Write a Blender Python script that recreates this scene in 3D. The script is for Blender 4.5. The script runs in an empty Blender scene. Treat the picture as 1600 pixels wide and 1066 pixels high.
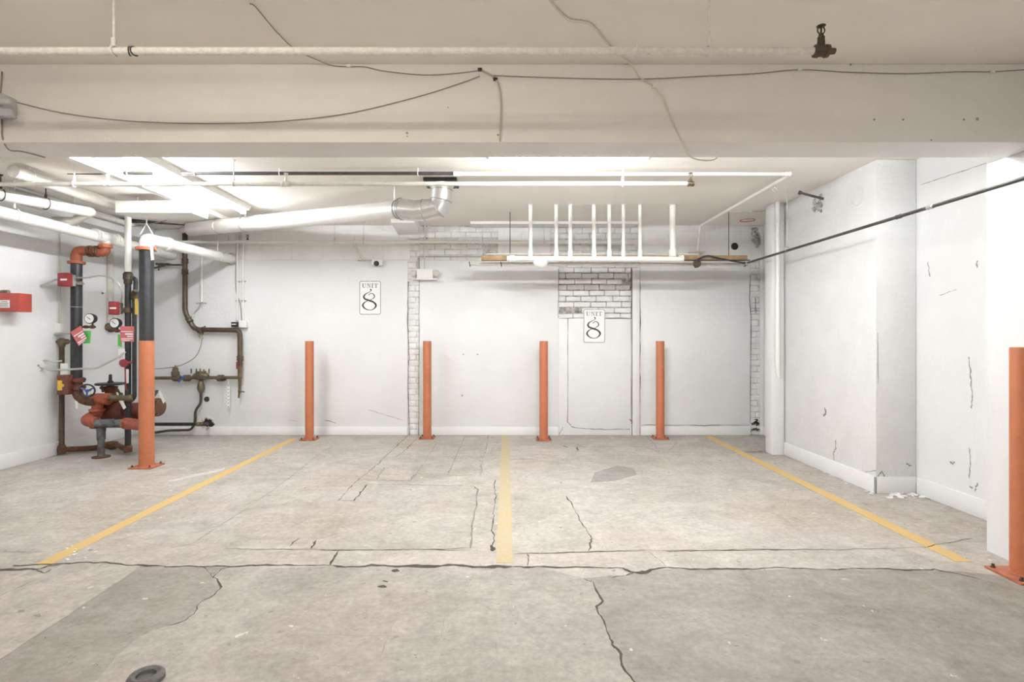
import bpy, bmesh, math, random
from mathutils import Vector, Matrix
R = random.Random(8)
C = bpy.context.scene.collection
F_PX, VX, VY, EYE = 850.0, 791.0, 526.0, 1.35
CEIL = 2.875
BACK = 7.45
XL, XA, XB = -5.12, 3.18, 3.53

def P(px, py, Z):                      # image point at a known distance -> world
    return Vector(((px-VX)/F_PX*Z, Z, EYE-(py-VY)/F_PX*Z))
def FL(px, py, dz=0.0):                # point on the floor
    v = P(px, py, F_PX*EYE/(py-VY)); v.z = dz; return v
def CE(px, py, dz=0.0):                # point on the ceiling
    v = P(px, py, F_PX*(CEIL-EYE)/(VY-py)); v.z = CEIL-dz; return v
def W(px, py, Z=BACK): return P(px, py, Z)
V = lambda x, y, z: Vector((x, y, z))

# ------------------------------------------------------------------ materials
def mat(name, col, rough=.6, metal=0., var=.0, vscale=6., bump=0., bscale=60., col2=None, spots=0., emit=None):
    m = bpy.data.materials.new(name); m.use_nodes = True
    nt = m.node_tree; n = nt.nodes; L = nt.links
    b = n['Principled BSDF']
    b.inputs['Roughness'].default_value = rough; b.inputs['Metallic'].default_value = metal
    b.inputs['Base Color'].default_value = (*col, 1)
    tc = n.new('ShaderNodeTexCoord')
    if var > 0:
        nz = n.new('ShaderNodeTexNoise'); nz.inputs['Scale'].default_value = vscale; nz.inputs['Detail'].default_value = 7
        nz.inputs['Roughness'].default_value = .65
        L.new(tc.outputs['Object'], nz.inputs['Vector'])
        rp = n.new('ShaderNodeValToRGB'); rp.color_ramp.elements[0].position = .36; rp.color_ramp.elements[1].position = .64
        c2 = col2 or tuple(c*(1-var) for c in col)
        rp.color_ramp.elements[0].color = (*c2, 1); rp.color_ramp.elements[1].color = (*col, 1)
        L.new(nz.outputs['Fac'], rp.inputs['Fac']); out = rp.outputs['Color']
        if spots > 0:
            vz = n.new('ShaderNodeTexNoise'); vz.inputs['Scale'].default_value = vscale*9; vz.inputs['Detail'].default_value = 3
            L.new(tc.outputs['Object'], vz.inputs['Vector'])
            r2 = n.new('ShaderNodeValToRGB'); r2.color_ramp.elements[0].position = .62; r2.color_ramp.elements[1].position = .70
            r2.color_ramp.elements[0].color = (0,0,0,1); r2.color_ramp.elements[1].color = (spots,)*3+(1,)
            L.new(vz.outputs['Fac'], r2.inputs['Fac'])
            mx = n.new('ShaderNodeMix'); mx.data_type = 'RGBA'
            L.new(r2.outputs['Color'], mx.inputs['Factor']); L.new(out, mx.inputs['A'])
            mx.inputs['B'].default_value = (*[c*.45 for c in col], 1)
            out = mx.outputs['Result']
        L.new(out, b.inputs['Base Color'])
    if bump > 0:
        bz = n.new('ShaderNodeTexNoise'); bz.inputs['Scale'].default_value = bscale; bz.inputs['Detail'].default_value = 5
        L.new(tc.outputs['Object'], bz.inputs['Vector'])
        bp = n.new('ShaderNodeBump'); bp.inputs['Strength'].default_value = bump; bp.inputs['Distance'].default_value = .01
        L.new(bz.outputs['Fac'], bp.inputs['Height']); L.new(bp.outputs['Normal'], b.inputs['Normal'])
    if emit:
        b.inputs['Emission Color'].default_value = (*emit[0], 1); b.inputs['Emission Strength'].default_value = emit[1]
    return m

M = {}
M['wall'] = mat('wall_paint', (.80,.803,.80), .62, var=.045, vscale=2.2, bump=.22, bscale=28)
M['wallup'] = mat('wall_paint_upper', (.88,.875,.855), .7, var=.08, vscale=3, bump=.3, bscale=30)
M['ceil'] = mat('ceiling_paint', (.92,.875,.81), .75, var=.05, vscale=1.4, bump=.12, bscale=45)
M['beam'] = mat('beam_paint', (.865,.84,.82), .7, var=.05, vscale=2.2, bump=.3, bscale=70)
M['pier'] = mat('pier_paint', (.79,.79,.785), .7, var=.06, vscale=4, bump=.5, bscale=35)
M['base'] = mat('baseboard_paint', (.84,.84,.835), .45, var=.05, vscale=5, bump=.15, bscale=20)
M['brick'] = mat('painted_brick', (.85,.845,.83), .75, var=.16, vscale=9, bump=.6, bscale=60)
M['mortar'] = mat('raw_mortar', (.62,.59,.54), .95, var=.75, vscale=14, bump=.8, bscale=50)
M['mortarw'] = mat('painted_mortar', (.74,.73,.70), .9, var=.4, vscale=14, bump=.6, bscale=50)
M['crack'] = mat('crack_dirt', (.085,.075,.06), .95, var=.4, vscale=12)
M['crackl'] = mat('joint_dirt', (.27,.245,.21), .95, var=.35, vscale=12)
M['flake'] = mat('paint_flakes', (.84,.83,.80), .8, var=.15, vscale=30, bump=.4)
M['white'] = mat('white_gloss_paint', (.84,.83,.79), .4, var=.06, vscale=8, bump=.08, bscale=80)
M['pvc'] = mat('white_plastic_pipe', (.87,.86,.81), .32, var=.03, vscale=8)
M['offw'] = mat('aged_white_paint', (.70,.67,.60), .55, var=.16, vscale=14, bump=.2, bscale=70)
M['dusty'] = mat('dusty_white_paint', (.86,.84,.805), .7, var=.2, vscale=45, bump=.5, bscale=160)
M['steel'] = mat('dark_steel', (.10,.097,.09), .45, .55, var=.35, vscale=12)
M['blackpipe'] = mat('black_iron_pipe', (.042,.043,.046), .42, .35, var=.35, vscale=16, bump=.12, bscale=90)
M['scuffed'] = mat('scuffed_black_pipe', (.20,.20,.20), .55, .3, var=.8, vscale=13, bump=.2, col2=(.05,.05,.055))
M['brown'] = mat('brown_bronze_pipe', (.115,.088,.062), .5, .45, var=.35, vscale=15, bump=.15)
M['bronze'] = mat('aged_bronze', (.19,.15,.095), .5, .5, var=.45, vscale=25, bump=.2)
M['rust'] = mat('rusty_iron', (.17,.085,.05), .8, .2, var=.5, vscale=25, bump=.3)
M['redpri'] = mat('red_primer', (.40,.105,.055), .55, var=.28, vscale=18, bump=.15)
M['redpeach'] = mat('orange_primer', (.58,.19,.10), .5, var=.2, vscale=18, bump=.1)
M['maroon'] = mat('maroon_valve_paint', (.17,.05,.035), .5, var=.4, vscale=20, bump=.2)
M['red'] = mat('red_enamel', (.29,.030,.038), .38, var=.12, vscale=12)
M['redbox'] = mat('red_box_enamel', (.43,.065,.05), .4, var=.1, vscale=8)
M['orange'] = mat('orange_post_paint', (.50,.165,.075), .5, var=.14, vscale=9, bump=.12, bscale=40)
M['orangep'] = mat('orange_plate_paint', (.44,.14,.07), .55, var=.3, vscale=24, bump=.2)
M['galv'] = mat('galvanised_steel', (.78,.78,.77), .3, .92, var=.14, vscale=10, bump=.08, bscale=30)
M['ductw'] = mat('painted_duct', (.78,.76,.72), .38, .35, var=.08, vscale=7, bump=.06)
M['seam'] = mat('duct_seam', (.36,.36,.35), .45, .7)
M['chrome'] = mat('bare_metal', (.62,.60,.57), .3, .95)
M['black'] = mat('black_plastic', (.02,.02,.022), .45)
M['grey'] = mat('grey_plastic', (.52,.53,.55), .4, var=.05)
M['conduit'] = mat('grey_conduit', (.52,.51,.47), .45, .4, var=.1)
M['cable'] = mat('beige_cable', (.55,.50,.43), .6)
M['cablew'] = mat('pale_cable', (.72,.68,.61), .6)
M['cabled'] = mat('grey_cable', (.27,.24,.205), .6)
M['wood'] = mat('bare_wood', (.50,.33,.185), .7, var=.3, vscale=16, bump=.25)
M['paper'] = mat('white_tag', (.86,.86,.85), .6)
M['tagred'] = mat('red_tag', (.58,.15,.16), .6)
M['scuff'] = mat('wall_scuff', (.44,.43,.40), .9, var=.5, vscale=40)
M['score'] = mat('scored_line', (.36,.335,.30), .9, var=.3, vscale=10)
M['green'] = mat('green_tag', (.13,.52,.12), .6)
M['yellow'] = mat('yellow_label', (.72,.48,.06), .6)
M['ink'] = mat('black_ink', (.035,.035,.033), .5)
M['inkg'] = mat('grey_ink', (.20,.20,.195), .5)
M['redink'] = mat('red_marker', (.45,.06,.04), .7)
M['sign'] = mat('sign_white', (.86,.86,.84), .35, var=.02, vscale=6)
M['blue'] = mat('blue_enamel', (.05,.09,.30), .45)
M['rubber'] = mat('grey_rubber', (.115,.11,.11), .65, var=.4, vscale=30, bump=.3)
M['hole'] = mat('hole_shade', (.03,.027,.022), .95)  # near-black on flat shapes, painting the shade inside the wall holes
M['tube'] = mat('fluorescent_tube', (.9,.9,.9), .4, emit=((.94,.97,1.0), 195.0))
M['tubeb'] = mat('bright_fluorescent_tube', (.9,.9,.9), .4, emit=((.94,.97,1.0), 225.0))
M['tubec'] = mat('added_fill_tube', (.9,.9,.9), .4, emit=((.93,.97,1.0), 38.0))
M['tubew'] = mat('warm_fluorescent_tube', (.9,.9,.9), .4, emit=((1,.925,.80), 46.0))

def concrete(name, a, b_, c, tint):
    m = bpy.data.materials.new(name); m.use_nodes = True
    nt = m.node_tree; n = nt.nodes; L = nt.links; bs = n['Principled BSDF']
    tc = n.new('ShaderNodeTexCoord')
    def noise(scale, detail=6, rough=.6, stretch=None, dist=0):
        t = n.new('ShaderNodeTexNoise'); t.inputs['Scale'].default_value = scale
        t.inputs['Detail'].default_value = detail; t.inputs['Roughness'].default_value = rough; t.inputs['Distortion'].default_value = dist
        if stretch:
            mp = n.new('ShaderNodeMapping'); mp.inputs['Scale'].default_value = stretch
            L.new(tc.outputs['Object'], mp.inputs['Vector']); L.new(mp.outputs['Vector'], t.inputs['Vector'])
        else: L.new(tc.outputs['Object'], t.inputs['Vector'])
        return t.outputs['Fac']
    def ramp(f, p0, p1, c0, c1):
        r = n.new('ShaderNodeValToRGB'); r.color_ramp.elements[0].position = p0; r.color_ramp.elements[1].position = p1
        r.color_ramp.elements[0].color = (*c0, 1); r.color_ramp.elements[1].color = (*c1, 1); L.new(f, r.inputs['Fac']); return r.outputs['Color']
    def mix(f, A, B, mode='MIX'):
        x = n.new('ShaderNodeMix'); x.data_type = 'RGBA'; x.blend_type = mode
        if isinstance(f, float): x.inputs['Factor'].default_value = f
        else: L.new(f, x.inputs['Factor'])
        for s, v in (('A', A), ('B', B)):
            if isinstance(v, tuple): x.inputs[s].default_value = (*v, 1)
            else: L.new(v, x.inputs[s])
        return x.outputs['Result']
    basec = ramp(noise(1.3, 9, .66, dist=.9), .40, .60, b_, a)
    stain = ramp(noise(.55, 5, .6, (1,1.4,1), .8), .50, .68, (0,0,0), (.7,.7,.7))
    col = mix(stain, basec, tint)
    streak = ramp(noise(5, 6, .7, (.6,3.2,1), .4), .42, .70, (0,0,0), (.45,.45,.45))
    col = mix(streak, col, c)
    fine = ramp(noise(30, 6, .75), .30, .72, (.74,.735,.73), (1.12,1.12,1.12))
    col = mix(1.0, col, fine, 'MULTIPLY')
    mid = ramp(noise(4.2, 7, .68, dist=1.2), .34, .66, (.83,.82,.80), (1.08,1.08,1.08))
    col = mix(1.0, col, mid, 'MULTIPLY')
    pits = ramp(noise(17, 2, .5), .70, .73, (0,0,0), (.75,.75,.75))
    col = mix(pits, col, (.20,.18,.155))
    chips = ramp(noise(8, 4, .62, (1.3,1,1)), .685, .71, (0,0,0), (.6,.6,.6))
    col = mix(chips, col, (.74,.72,.68))
    L.new(col, bs.inputs['Base Color']); bs.inputs['Roughness'].default_value = .72
    bp = n.new('ShaderNodeBump'); bp.inputs['Strength'].default_value = .25; bp.inputs['Distance'].default_value = .008
    L.new(noise(26, 7, .7), bp.inputs['Height']); L.new(bp.outputs['Normal'], bs.inputs['Normal'])
    return m
M['conc'] = concrete('concrete_floor', (.51,.473,.433), (.41,.38,.343), (.56,.525,.48), (.42,.36,.29))
M['concg'] = concrete('grey_concrete_patch', (.34,.313,.287), (.27,.248,.226), (.385,.36,.33), (.30,.263,.222))
M['concl'] = concrete('pale_concrete_patch', (.405,.376,.345), (.33,.306,.28), (.455,.428,.394), (.365,.32,.265))
M['concm'] = concrete('mid_concrete_patch', (.475,.44,.40), (.385,.357,.322), (.525,.492,.45), (.40,.345,.28))
M['concy'] = concrete('greenish_concrete_patch', (.475,.45,.40), (.39,.368,.325), (.53,.505,.455), (.44,.40,.325))

def line_paint(name, cov, paint):
    m = bpy.data.materials.new(name); m.use_nodes = True
    nt = m.node_tree; n = nt.nodes; L = nt.links; bs = n['Principled BSDF']
    tc = n.new('ShaderNodeTexCoord'); prev = None
    for sc_, w in ((42, .12), (6, .16)):
        t = n.new('ShaderNodeTexNoise'); t.inputs['Scale'].default_value = sc_; t.inputs['Detail'].default_value = 8; t.inputs['Roughness'].default_value = .75
        L.new(tc.outputs['Object'], t.inputs['Vector'])
        r = n.new('ShaderNodeValToRGB'); r.color_ramp.elements[0].position = cov; r.color_ramp.elements[1].position = cov+w
        r.color_ramp.elements[0].color = (0,0,0,1); r.color_ramp.elements[1].color = (.75,.75,.75,1)
        L.new(t.outputs['Fac'], r.inputs['Fac'])
        x = n.new('ShaderNodeMix'); x.data_type = 'RGBA'; L.new(r.outputs['Color'], x.inputs['Factor'])
        if prev is None: x.inputs['A'].default_value = (*paint, 1)
        else: L.new(prev, x.inputs['A'])
        x.inputs['B'].default_value = (.44,.40,.33,1); prev = x.outputs['Result']
    L.new(prev, bs.inputs['Base Color']); bs.inputs['Roughness'].default_value = .65
    return m
M['line'] = line_paint('worn_yellow_paint', .55, (.60,.405,.145))
M['linef'] = line_paint('faded_yellow_paint', .47, (.47,.365,.185))

# ------------------------------------------------------------------ mesh helpers
def frame(d):
    d = d.normalized(); a = Vector((0,0,1)) if abs(d.z) < .9 else Vector((1,0,0))
    u = d.cross(a).normalized(); return u, d.cross(u).normalized()
def box(bm, a, b, bevel=0.):
    a = Vector(a); b = Vector(b)
    lo = Vector([min(a[i],b[i]) for i in range(3)]); hi = Vector([max(a[i],b[i]) for i in range(3)])
    r = bmesh.ops.create_cube(bm, size=1)
    for v in r['verts']:
        v.co = Vector([(lo[i]+hi[i])/2 + v.co[i]*(hi[i]-lo[i]) for i in range(3)])
    if bevel > 0:
        es = list({e for v in r['verts'] for e in v.link_edges})
        bmesh.ops.bevel(bm, geom=es, offset=bevel, segments=2, affect='EDGES', profile=.5)
    return bm
def fillet(pts, rad, n=5):
    pts = [Vector(p) for p in pts]; out = [pts[0]]
    for i in range(1, len(pts)-1):
        a, b, c = pts[i-1], pts[i], pts[i+1]
        r = min(rad, (a-b).length*.49, (c-b).length*.49)
        p = b+(a-b).normalized()*r; q = b+(c-b).normalized()*r
        for k in range(n+1):
            t = k/n; out.append(p*(1-t)**2 + b*2*t*(1-t) + q*t*t)
    out.append(pts[-1]); return out
def smooth(pts, n=6):
    pts = [Vector(p) for p in pts]; out = []
    for i in range(len(pts)-1):
        p0 = pts[max(i-1,0)]; p1 = pts[i]; p2 = pts[i+1]; p3 = pts[min(i+2,len(pts)-1)]
        for k in range(n):
            t = k/n
            out.append(.5*((2*p1)+(p2-p0)*t+(2*p0-5*p1+4*p2-p3)*t*t+(3*p1-p0-3*p2+p3)*t**3))
    out.append(pts[-1]); return out
def tube(bm, pts, r, seg=12):
    pts = [Vector(p) for p in pts]
    q = [pts[0]]
    for p in pts[1:]:
        if (p-q[-1]).length > 1e-5: q.append(p)
    if len(q) < 2: return bm
    pts = q; rs = r if isinstance(r, (list, tuple)) else [r]*len(pts)
    d0 = (pts[1]-pts[0]).normalized(); u, _ = frame(d0); rings = []
    for i, p in enumerate(pts):
        if i == 0: d = d0
        elif i == len(pts)-1: d = (pts[i]-pts[i-1]).normalized()
        else:
            d = ((pts[i]-pts[i-1]).normalized()+(pts[i+1]-pts[i]).normalized())
            d = d.normalized() if d.length > 1e-6 else d0
        u = (u - d*u.dot(d)); u = u.normalized() if u.length > 1e-6 else frame(d)[0]
        w = d.cross(u)
        rings.append([bm.verts.new(p+(u*math.cos(2*math.pi*k/seg)+w*math.sin(2*math.pi*k/seg))*rs[i]) for k in range(seg)])
    for a, b in zip(rings, rings[1:]):
        for k in range(seg): bm.faces.new((a[k], a[(k+1)%seg], b[(k+1)%seg], b[k]))
    bm.faces.new(rings[0][::-1]); bm.faces.new(rings[-1]); return bm
def lathe(bm, p, d, prof, seg=20):     # prof: (distance along d, radius)
    p = Vector(p); d = Vector(d).normalized(); u, w = frame(d); rings = []
    for t, r in prof:
        r = max(r, 1e-4)
        rings.append([bm.verts.new(p+d*t+(u*math.cos(2*math.pi*k/seg)+w*math.sin(2*math.pi*k/seg))*r) for k in range(seg)])
    for a, b in zip(rings, rings[1:]):
        for k in range(seg): bm.faces.new((a[k], a[(k+1)%seg], b[(k+1)%seg], b[k]))
    bm.faces.new(rings[0][::-1]); bm.faces.new(rings[-1]); return bm
def cyl(bm, a, b, r, seg=16):
    a = Vector(a); b = Vector(b); return lathe(bm, a, b-a, [(0,r), ((b-a).length,r)], seg)
def torus(bm, c, d, Rr, r, seg=28, s2=8):
    c = Vector(c); u, w = frame(Vector(d)); n = Vector(d).normalized(); rings = []
    for i in range(seg):
        a = 2*math.pi*i/seg; e = u*math.cos(a)+w*math.sin(a)
        rings.append([bm.verts.new(c+e*(Rr+r*math.cos(2*math.pi*k/s2))+n*r*math.sin(2*math.pi*k/s2)) for k in range(s2)])
    for i in range(seg):
        a, b = rings[i], rings[(i+1)%seg]
        for k in range(s2): bm.faces.new((a[k], a[(k+1)%s2], b[(k+1)%s2], b[k]))
    return bm
def arcband(bm, c, d, Rr, r, a0, a1, up, seg=14):   # open curved rod: hanger loops
    c = Vector(c); n = Vector(d).normalized(); up = Vector(up); up = (up-n*up.dot(n)).normalized(); sd = n.cross(up)
    return tube(bm, [c+(up*math.cos(a0+(a1-a0)*k/seg)+sd*math.sin(a0+(a1-a0)*k/seg))*Rr for k in range(seg+1)], r, 6)
def coupling(bm, p, d, r, w):          # grooved clamp with bolt ears
    d = Vector(d).normalized(); u, q = frame(d); p = Vector(p)
    lathe(bm, p-d*w/2, d, [(0,r*1.08),(w*.1,r*1.28),(w*.9,r*1.28),(w,r*1.08)], 18)
    for s in (-1, 1):
        e = p+u*s*r*1.38
        cyl(bm, e-q*r*.55, e+q*r*.55, r*.22, 8)
def extrude_poly(bm, pts, off):        # flat outline -> prism
    a = [bm.verts.new(Vector(p)) for p in pts]; b = [bm.verts.new(Vector(p)+Vector(off)) for p in pts]
    bm.faces.new(a[::-1]); bm.faces.new(b)
    for i in range(len(a)):
        j = (i+1) % len(a); bm.faces.new((a[i], a[j], b[j], b[i]))
    return bm
NB = bmesh.new
def wloc(o):
    v = Vector((0,0,0))
    while o: v += o.location; o = o.parent
    return v
def obj(name, bm, m, parent=None, sharp=38, label=None):
    bmesh.ops.recalc_face_normals(bm, faces=bm.faces)
    for f in bm.faces: f.smooth = True
    for e in bm.edges:
        if len(e.link_faces) != 2 or e.calc_face_angle(0) > math.radians(sharp): e.smooth = False
    if parent:
        bmesh.ops.translate(bm, vec=-wloc(parent), verts=bm.verts)
    me = bpy.data.meshes.new(name); bm.to_mesh(me); bm.free()
    me.materials.append(M[m] if isinstance(m, str) else m)
    o = bpy.data.objects.new(name, me); C.objects.link(o)
    if parent: o.parent = parent
    if label: o['label'] = label
    return o
def tag(o, label, cat, group=None, kind=None):
    o['label'] = label; o['category'] = cat
    if group: o['group'] = group
    if kind: o['kind'] = kind
    return o
def single(name, bm, m, label, cat, group=None):     # a thing of one mesh, origin at its own base
    c = sum((v.co for v in bm.verts), Vector())/len(bm.verts); z = min(v.co.z for v in bm.verts)
    c.z = z
    bmesh.ops.translate(bm, vec=-c, verts=bm.verts)
    o = obj(name, bm, m); o.location = c
    return tag(o, label, cat, group)
def thing(name, loc, label, cat, group=None):
    o = bpy.data.objects.new(name, None); C.objects.link(o); o.location = Vector(loc); o.empty_display_size = .1
    return tag(o, label, cat, group)
def struct(name, bm, m, parent=None, **k):
    o = obj(name, bm, m, parent, **k); o['kind'] = 'structure'; return o
def dup(root, loc, label):
    r = root.copy(); C.objects.link(r); r.location = Vector(loc); r['label'] = label
    for ch in list(root.children):
        c = ch.copy(); C.objects.link(c); c.parent = r
        for g in ch.children:
            d = g.copy(); C.objects.link(d); d.parent = c
    return r

# ------------------------------------------------------------------ room shell
bm = NB(); box(bm, (XL-.2,-4.2,-.2), (4.2,7.9,0)); floor = struct('floor', bm, 'conc')
bm = NB(); box(bm, (XL-.2,-4.2,CEIL), (4.2,7.9,CEIL+.2)); ceiling = struct('ceiling', bm, 'ceil')
bm = NB(); box(bm, (XL-.2,-4.0,0), (XL,7.7,CEIL)); struct('wall_left', bm, 'wall')
bm = NB(); box(bm, (XL-.2,-4.2,0), (4.2,-4.0,CEIL)); struct('wall_front', bm, 'wall')
# right side: long wall, with a thick pier standing in front of it
bm = NB(); box(bm, (XB,-4.0,0), (XB+.3,7.7,CEIL)); wr = struct('wall_right', bm, 'wall')
bm = NB(); box(bm, (XA,4.68,0), (XB,6.23,CEIL), .008); pier = struct('wall_right_pier', bm, 'pier')
bm = NB(); box(bm, (3.03,2.75,0), (XB,3.43,1.085+EYE)); column = struct('trim_1', bm, 'wall')
# deep beam across the bays
bm = NB(); box(bm, (XL,3.04,EYE+1.085), (XB,3.30,CEIL), .006); beam = struct('ceiling_beam', bm, 'beam')
# haunch and header at the top of the back wall
bm = NB(); box(bm, W(735,350,7.2), V(W(990,350).x, BACK, CEIL)); struct('trim_2', bm, 'wallup')

# back wall: brick core, plaster skins in front
bw = NB(); box(bw, (XL,7.50,0), (XB,7.7,CEIL)); wall_back = struct('wall_back', bw, 'mortarw')
def skin(name, x0, x1, y0, y1, m='wall', Yf=BACK, rough_edge=False):
    b = NB(); a = W(x0, y0, BACK); c = W(x1, y1, BACK)
    z1 = CEIL if y0 < 352 else a.z; z0 = 0 if y1 >= 678 else c.z
    box(b, (a.x, Yf, z0), (c.x, 7.5, z1), .004)
    o = struct(name, b, m, wall_back); return o
xl = VX+XL/BACK*F_PX; xr = VX+XB/BACK*F_PX
skin('plaster', xl, 637, 407, 680)
skin('plaster', 655, 873, 407, 680)
skin('plaster', 873, 987, 497, 680)
skin('plaster', 1000, 1172, 407, 680)
skin('plaster', 1188, xr, 300, 680)
# upper blockwork with faint joints
def blockmat():
    m = M['wallup'].copy(); m.name = 'painted_blockwork'; nt = m.node_tree; n = nt.nodes; L = nt.links
    tc = n.new('ShaderNodeTexCoord'); mp = n.new('ShaderNodeMapping'); mp.inputs['Rotation'].default_value = (math.radians(90),0,0)
    br = n.new('ShaderNodeTexBrick'); br.inputs['Scale'].default_value = 1; br.inputs['Brick Width'].default_value = .42; br.inputs['Row Height'].default_value = .2
    br.inputs['Mortar Size'].default_value = .006; br.inputs['Mortar Smooth'].default_value = .6
    L.new(tc.outputs['Object'], mp.inputs['Vector']); L.new(mp.outputs['Vector'], br.inputs['Vector'])
    bp = n.new('ShaderNodeBump'); bp.invert = True; bp.inputs['Strength'].default_value = .55; bp.inputs['Distance'].default_value = .01
    L.new(br.outputs['Fac'], bp.inputs['Height'])
    old = n['Principled BSDF'].inputs['Normal'].links[0].from_node
    L.new(bp.outputs['Normal'], old.inputs['Normal']); return m
M['block'] = blockmat()
skin('blockwork', xl, 640, 340, 407, 'block', 7.462)
skin('blockwork', 778, 860, 340, 407, 'block', 7.462)
skin('blockwork', 1003, 1188, 340, 407, 'block', 7.462)
def bricks(b, x0, x1, y0, y1, Yf, jit=.006, miss=0., z1=None, gap=.005):
    a = W(x0, y0); c = W(x1, y1); zt = z1 or a.z; z = max(c.z, 0); row = 0
    while z < zt-.02:
        h = min(.079-gap, zt-z); x = a.x - (.11 if row % 2 else .0)
        while x < c.x:
            L = .216*R.uniform(.9,1.08); xa = max(x, a.x); xb = min(x+L, c.x)
            if xb-xa > .02 and R.random() > miss:
                j = R.uniform(-jit, jit); k = R.uniform(-jit, jit)*.6
                bv = len(bm_verts(b)); box(b, (xa+R.uniform(0,.004), Yf+j, z+R.uniform(0,.004)), (xb-R.uniform(0,.004), 7.52, z+h-R.uniform(0,.006)), .006)
            x += L+gap
        z += .079; row += 1
def bm_verts(b): b.verts.ensure_lookup_table(); return b.verts
b = NB(); bricks(b, 637,655, 352,682, 7.462, .003); bricks(b, 655,754, 352,407, 7.468, .004, 0, CEIL)
bricks(b, 640,655, 340,352, 7.468, .004, 0, CEIL); bricks(b, 860,1003, 352,418, 7.470, .006, .02, CEIL)
bricks(b, 754,778, 345,380, 7.468, .004)
struct('brickwork', b, 'brick', wall_back)
b = NB(); box(b, V(W(637,0).x,7.4655,0), V(W(655,0).x,7.5,CEIL)); box(b, V(W(655,0).x,7.472,W(0,407).z), V(W(778,0).x,7.5,CEIL)); box(b, V(W(860,0).x,7.476,W(0,418).z), V(W(1003,0).x,7.5,CEIL)); box(b, V(W(1172,0).x,7.474,0), V(W(1188,0).x,7.5,CEIL)); struct('mortar', b, 'mortarw', wall_back)
b = NB(); bricks(b, 873,987, 418,498, 7.474, .013, .02, gap=.008); struct('brickwork', b, 'brick', wall_back)
b = NB(); box(b, V(W(873,418).x,7.492,W(873,498).z), V(W(987,418).x,7.5,W(987,418).z)); struct('mortar', b, 'mortar', wall_back)
b = NB(); bricks(b, 1172,1188, 407,682, 7.466, .008, .0); struct('brickwork', b, 'brick', wall_back)
# broken hole with rubble beside the wooden board
b = NB(); box(b, V(W(754,382).x,7.488,W(754,408).z), V(W(778,382).x,7.5,W(778,380).z)); struct('mortar', b, 'mortar', wall_back)
b = NB()
for i in range(26):
    p = W(R.uniform(757,775), R.uniform(384,401), 7.478); r = bmesh.ops.create_icosphere(b, subdivisions=1, radius=R.uniform(.008,.022), matrix=Matrix.Translation(p))
    for v in r['verts']: v.co += Vector((R.uniform(-.006,.006),R.uniform(-.006,.006),R.uniform(-.006,.006)))
struct('rubble', b, 'mortarw', wall_back)
# white post board right of the bricked opening, and square casing in the right corner
b = NB(); box(b, V(W(988,420).x,7.425,0), V(W(999,420).x,7.5,W(988,419).z), .004); struct('trim_3', b, 'wall')
b = NB(); box(b, (3.03,6.20,0), (3.165,6.36,CEIL), .006); struct('trim_4', b, 'wall')
# haunch over the narrow brick strip
b = NB(); q = [W(620,334,7.1), W(640,334,7.1)]
extrude_poly(b, [V(W(622,0).x,6.95,CEIL), V(W(622,0).x,7.5,CEIL), V(W(622,0).x,7.5,CEIL-.14), V(W(622,0).x,7.0,CEIL-.06)], (.30,0,0))
struct('trim_5', b, 'wallup')
# dropped panel of ceiling in the far left corner
b = NB(); box(b, (XL,4.62,CEIL-.05), (-3.55,BACK,CEIL), .004); struct('ceiling_drop', b, 'ceil', ceiling)
b = NB(); box(b, (XL,3.3,CEIL-.22), (XL+.30,BACK,CEIL), .004); struct('trim_6', b, 'wall')
# baseboards
def baseb(name, a, b_, h=.13):
    b = NB(); box(b, a, b_, .006); return struct(name, b, 'base')
bh = .115
for i, (x0, x1) in enumerate(((xl,637),(655,872),(1000,1172),(1188,xr))):
    baseb('baseboard_back' + ('' if i == 0 else '.%03d' % i), (W(x0,0).x+.001,BACK-.016,0), (W(x1,0).x-.001,BACK,bh))
baseb('baseboard_left', (XL,-4,0), (XL+.018,BACK,.15))
baseb('baseboard_right', (XA-.018,4.662,0), (XA,6.20,.145))
baseb('baseboard_right.001', (XA-.018,4.662,0), (XB,4.68,.145))
baseb('baseboard_right.002', (XB-.018,3.43,0), (XB,4.66,.145))
baseb('baseboard_right.003', (XB-.018,6.36,0), (XB,BACK,.12))

# ------------------------------------------------------------------ floor: patches, joints, cracks
def patch(name, px, m, dz):
    pts = [FL(*p) for p in px]; out = []
    for i, p in enumerate(pts):
        q = pts[(i+1) % len(pts)]; k = max(1, int((q-p).length/.06))
        for j in range(k):
            t = j/k; v = p.lerp(q, t); s = .006 if 0 < j else 0
            out.append(V(v.x+R.uniform(-s,s), v.y+R.uniform(-s,s), .0))
    b = NB(); vs = [b.verts.new(v+V(0,0,dz)) for v in out]; b.faces.new(vs)
    bmesh.ops.triangulate(b, faces=b.faces)
    return struct(name, b, m, floor)
patch('floor_patch', [(220,886),(362,887),(345,892),(333,903),(346,918),(335,930),(310,945),(303,960),(290,970),(240,985),(210,1000),(180,1028),(150,1064),(120,1090),(-90,1090)], 'concg', .0008)
patch('floor_patch', [(912,904),(927,910),(930,920),(942,940),(932,948),(935,960),(945,975),(950,990),(957,1008),(965,1015),(970,1030),(972,1040),(985,1058),(1010,1090),(1760,1090),(1600,905),(1500,893),(1340,891),(1040,890),(990,897)], 'concg', .0008)
patch('floor_patch', [(362,887),(345,892),(333,903),(346,918),(335,930),(310,945),(303,960),(290,970),(240,985),(210,1000),(180,1028),(150,1064),(120,1090),(1010,1090),(985,1058),(970,1030),(957,1008),(945,975),(935,960),(932,948),(942,940),(930,920),(927,910),(912,904),(850,888),(600,887)], 'concl', .0007)
patch('floor_patch', [(575,757),(740,760),(747,766),(735,857),(498,859),(553,783)], 'concm', .0006)
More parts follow.
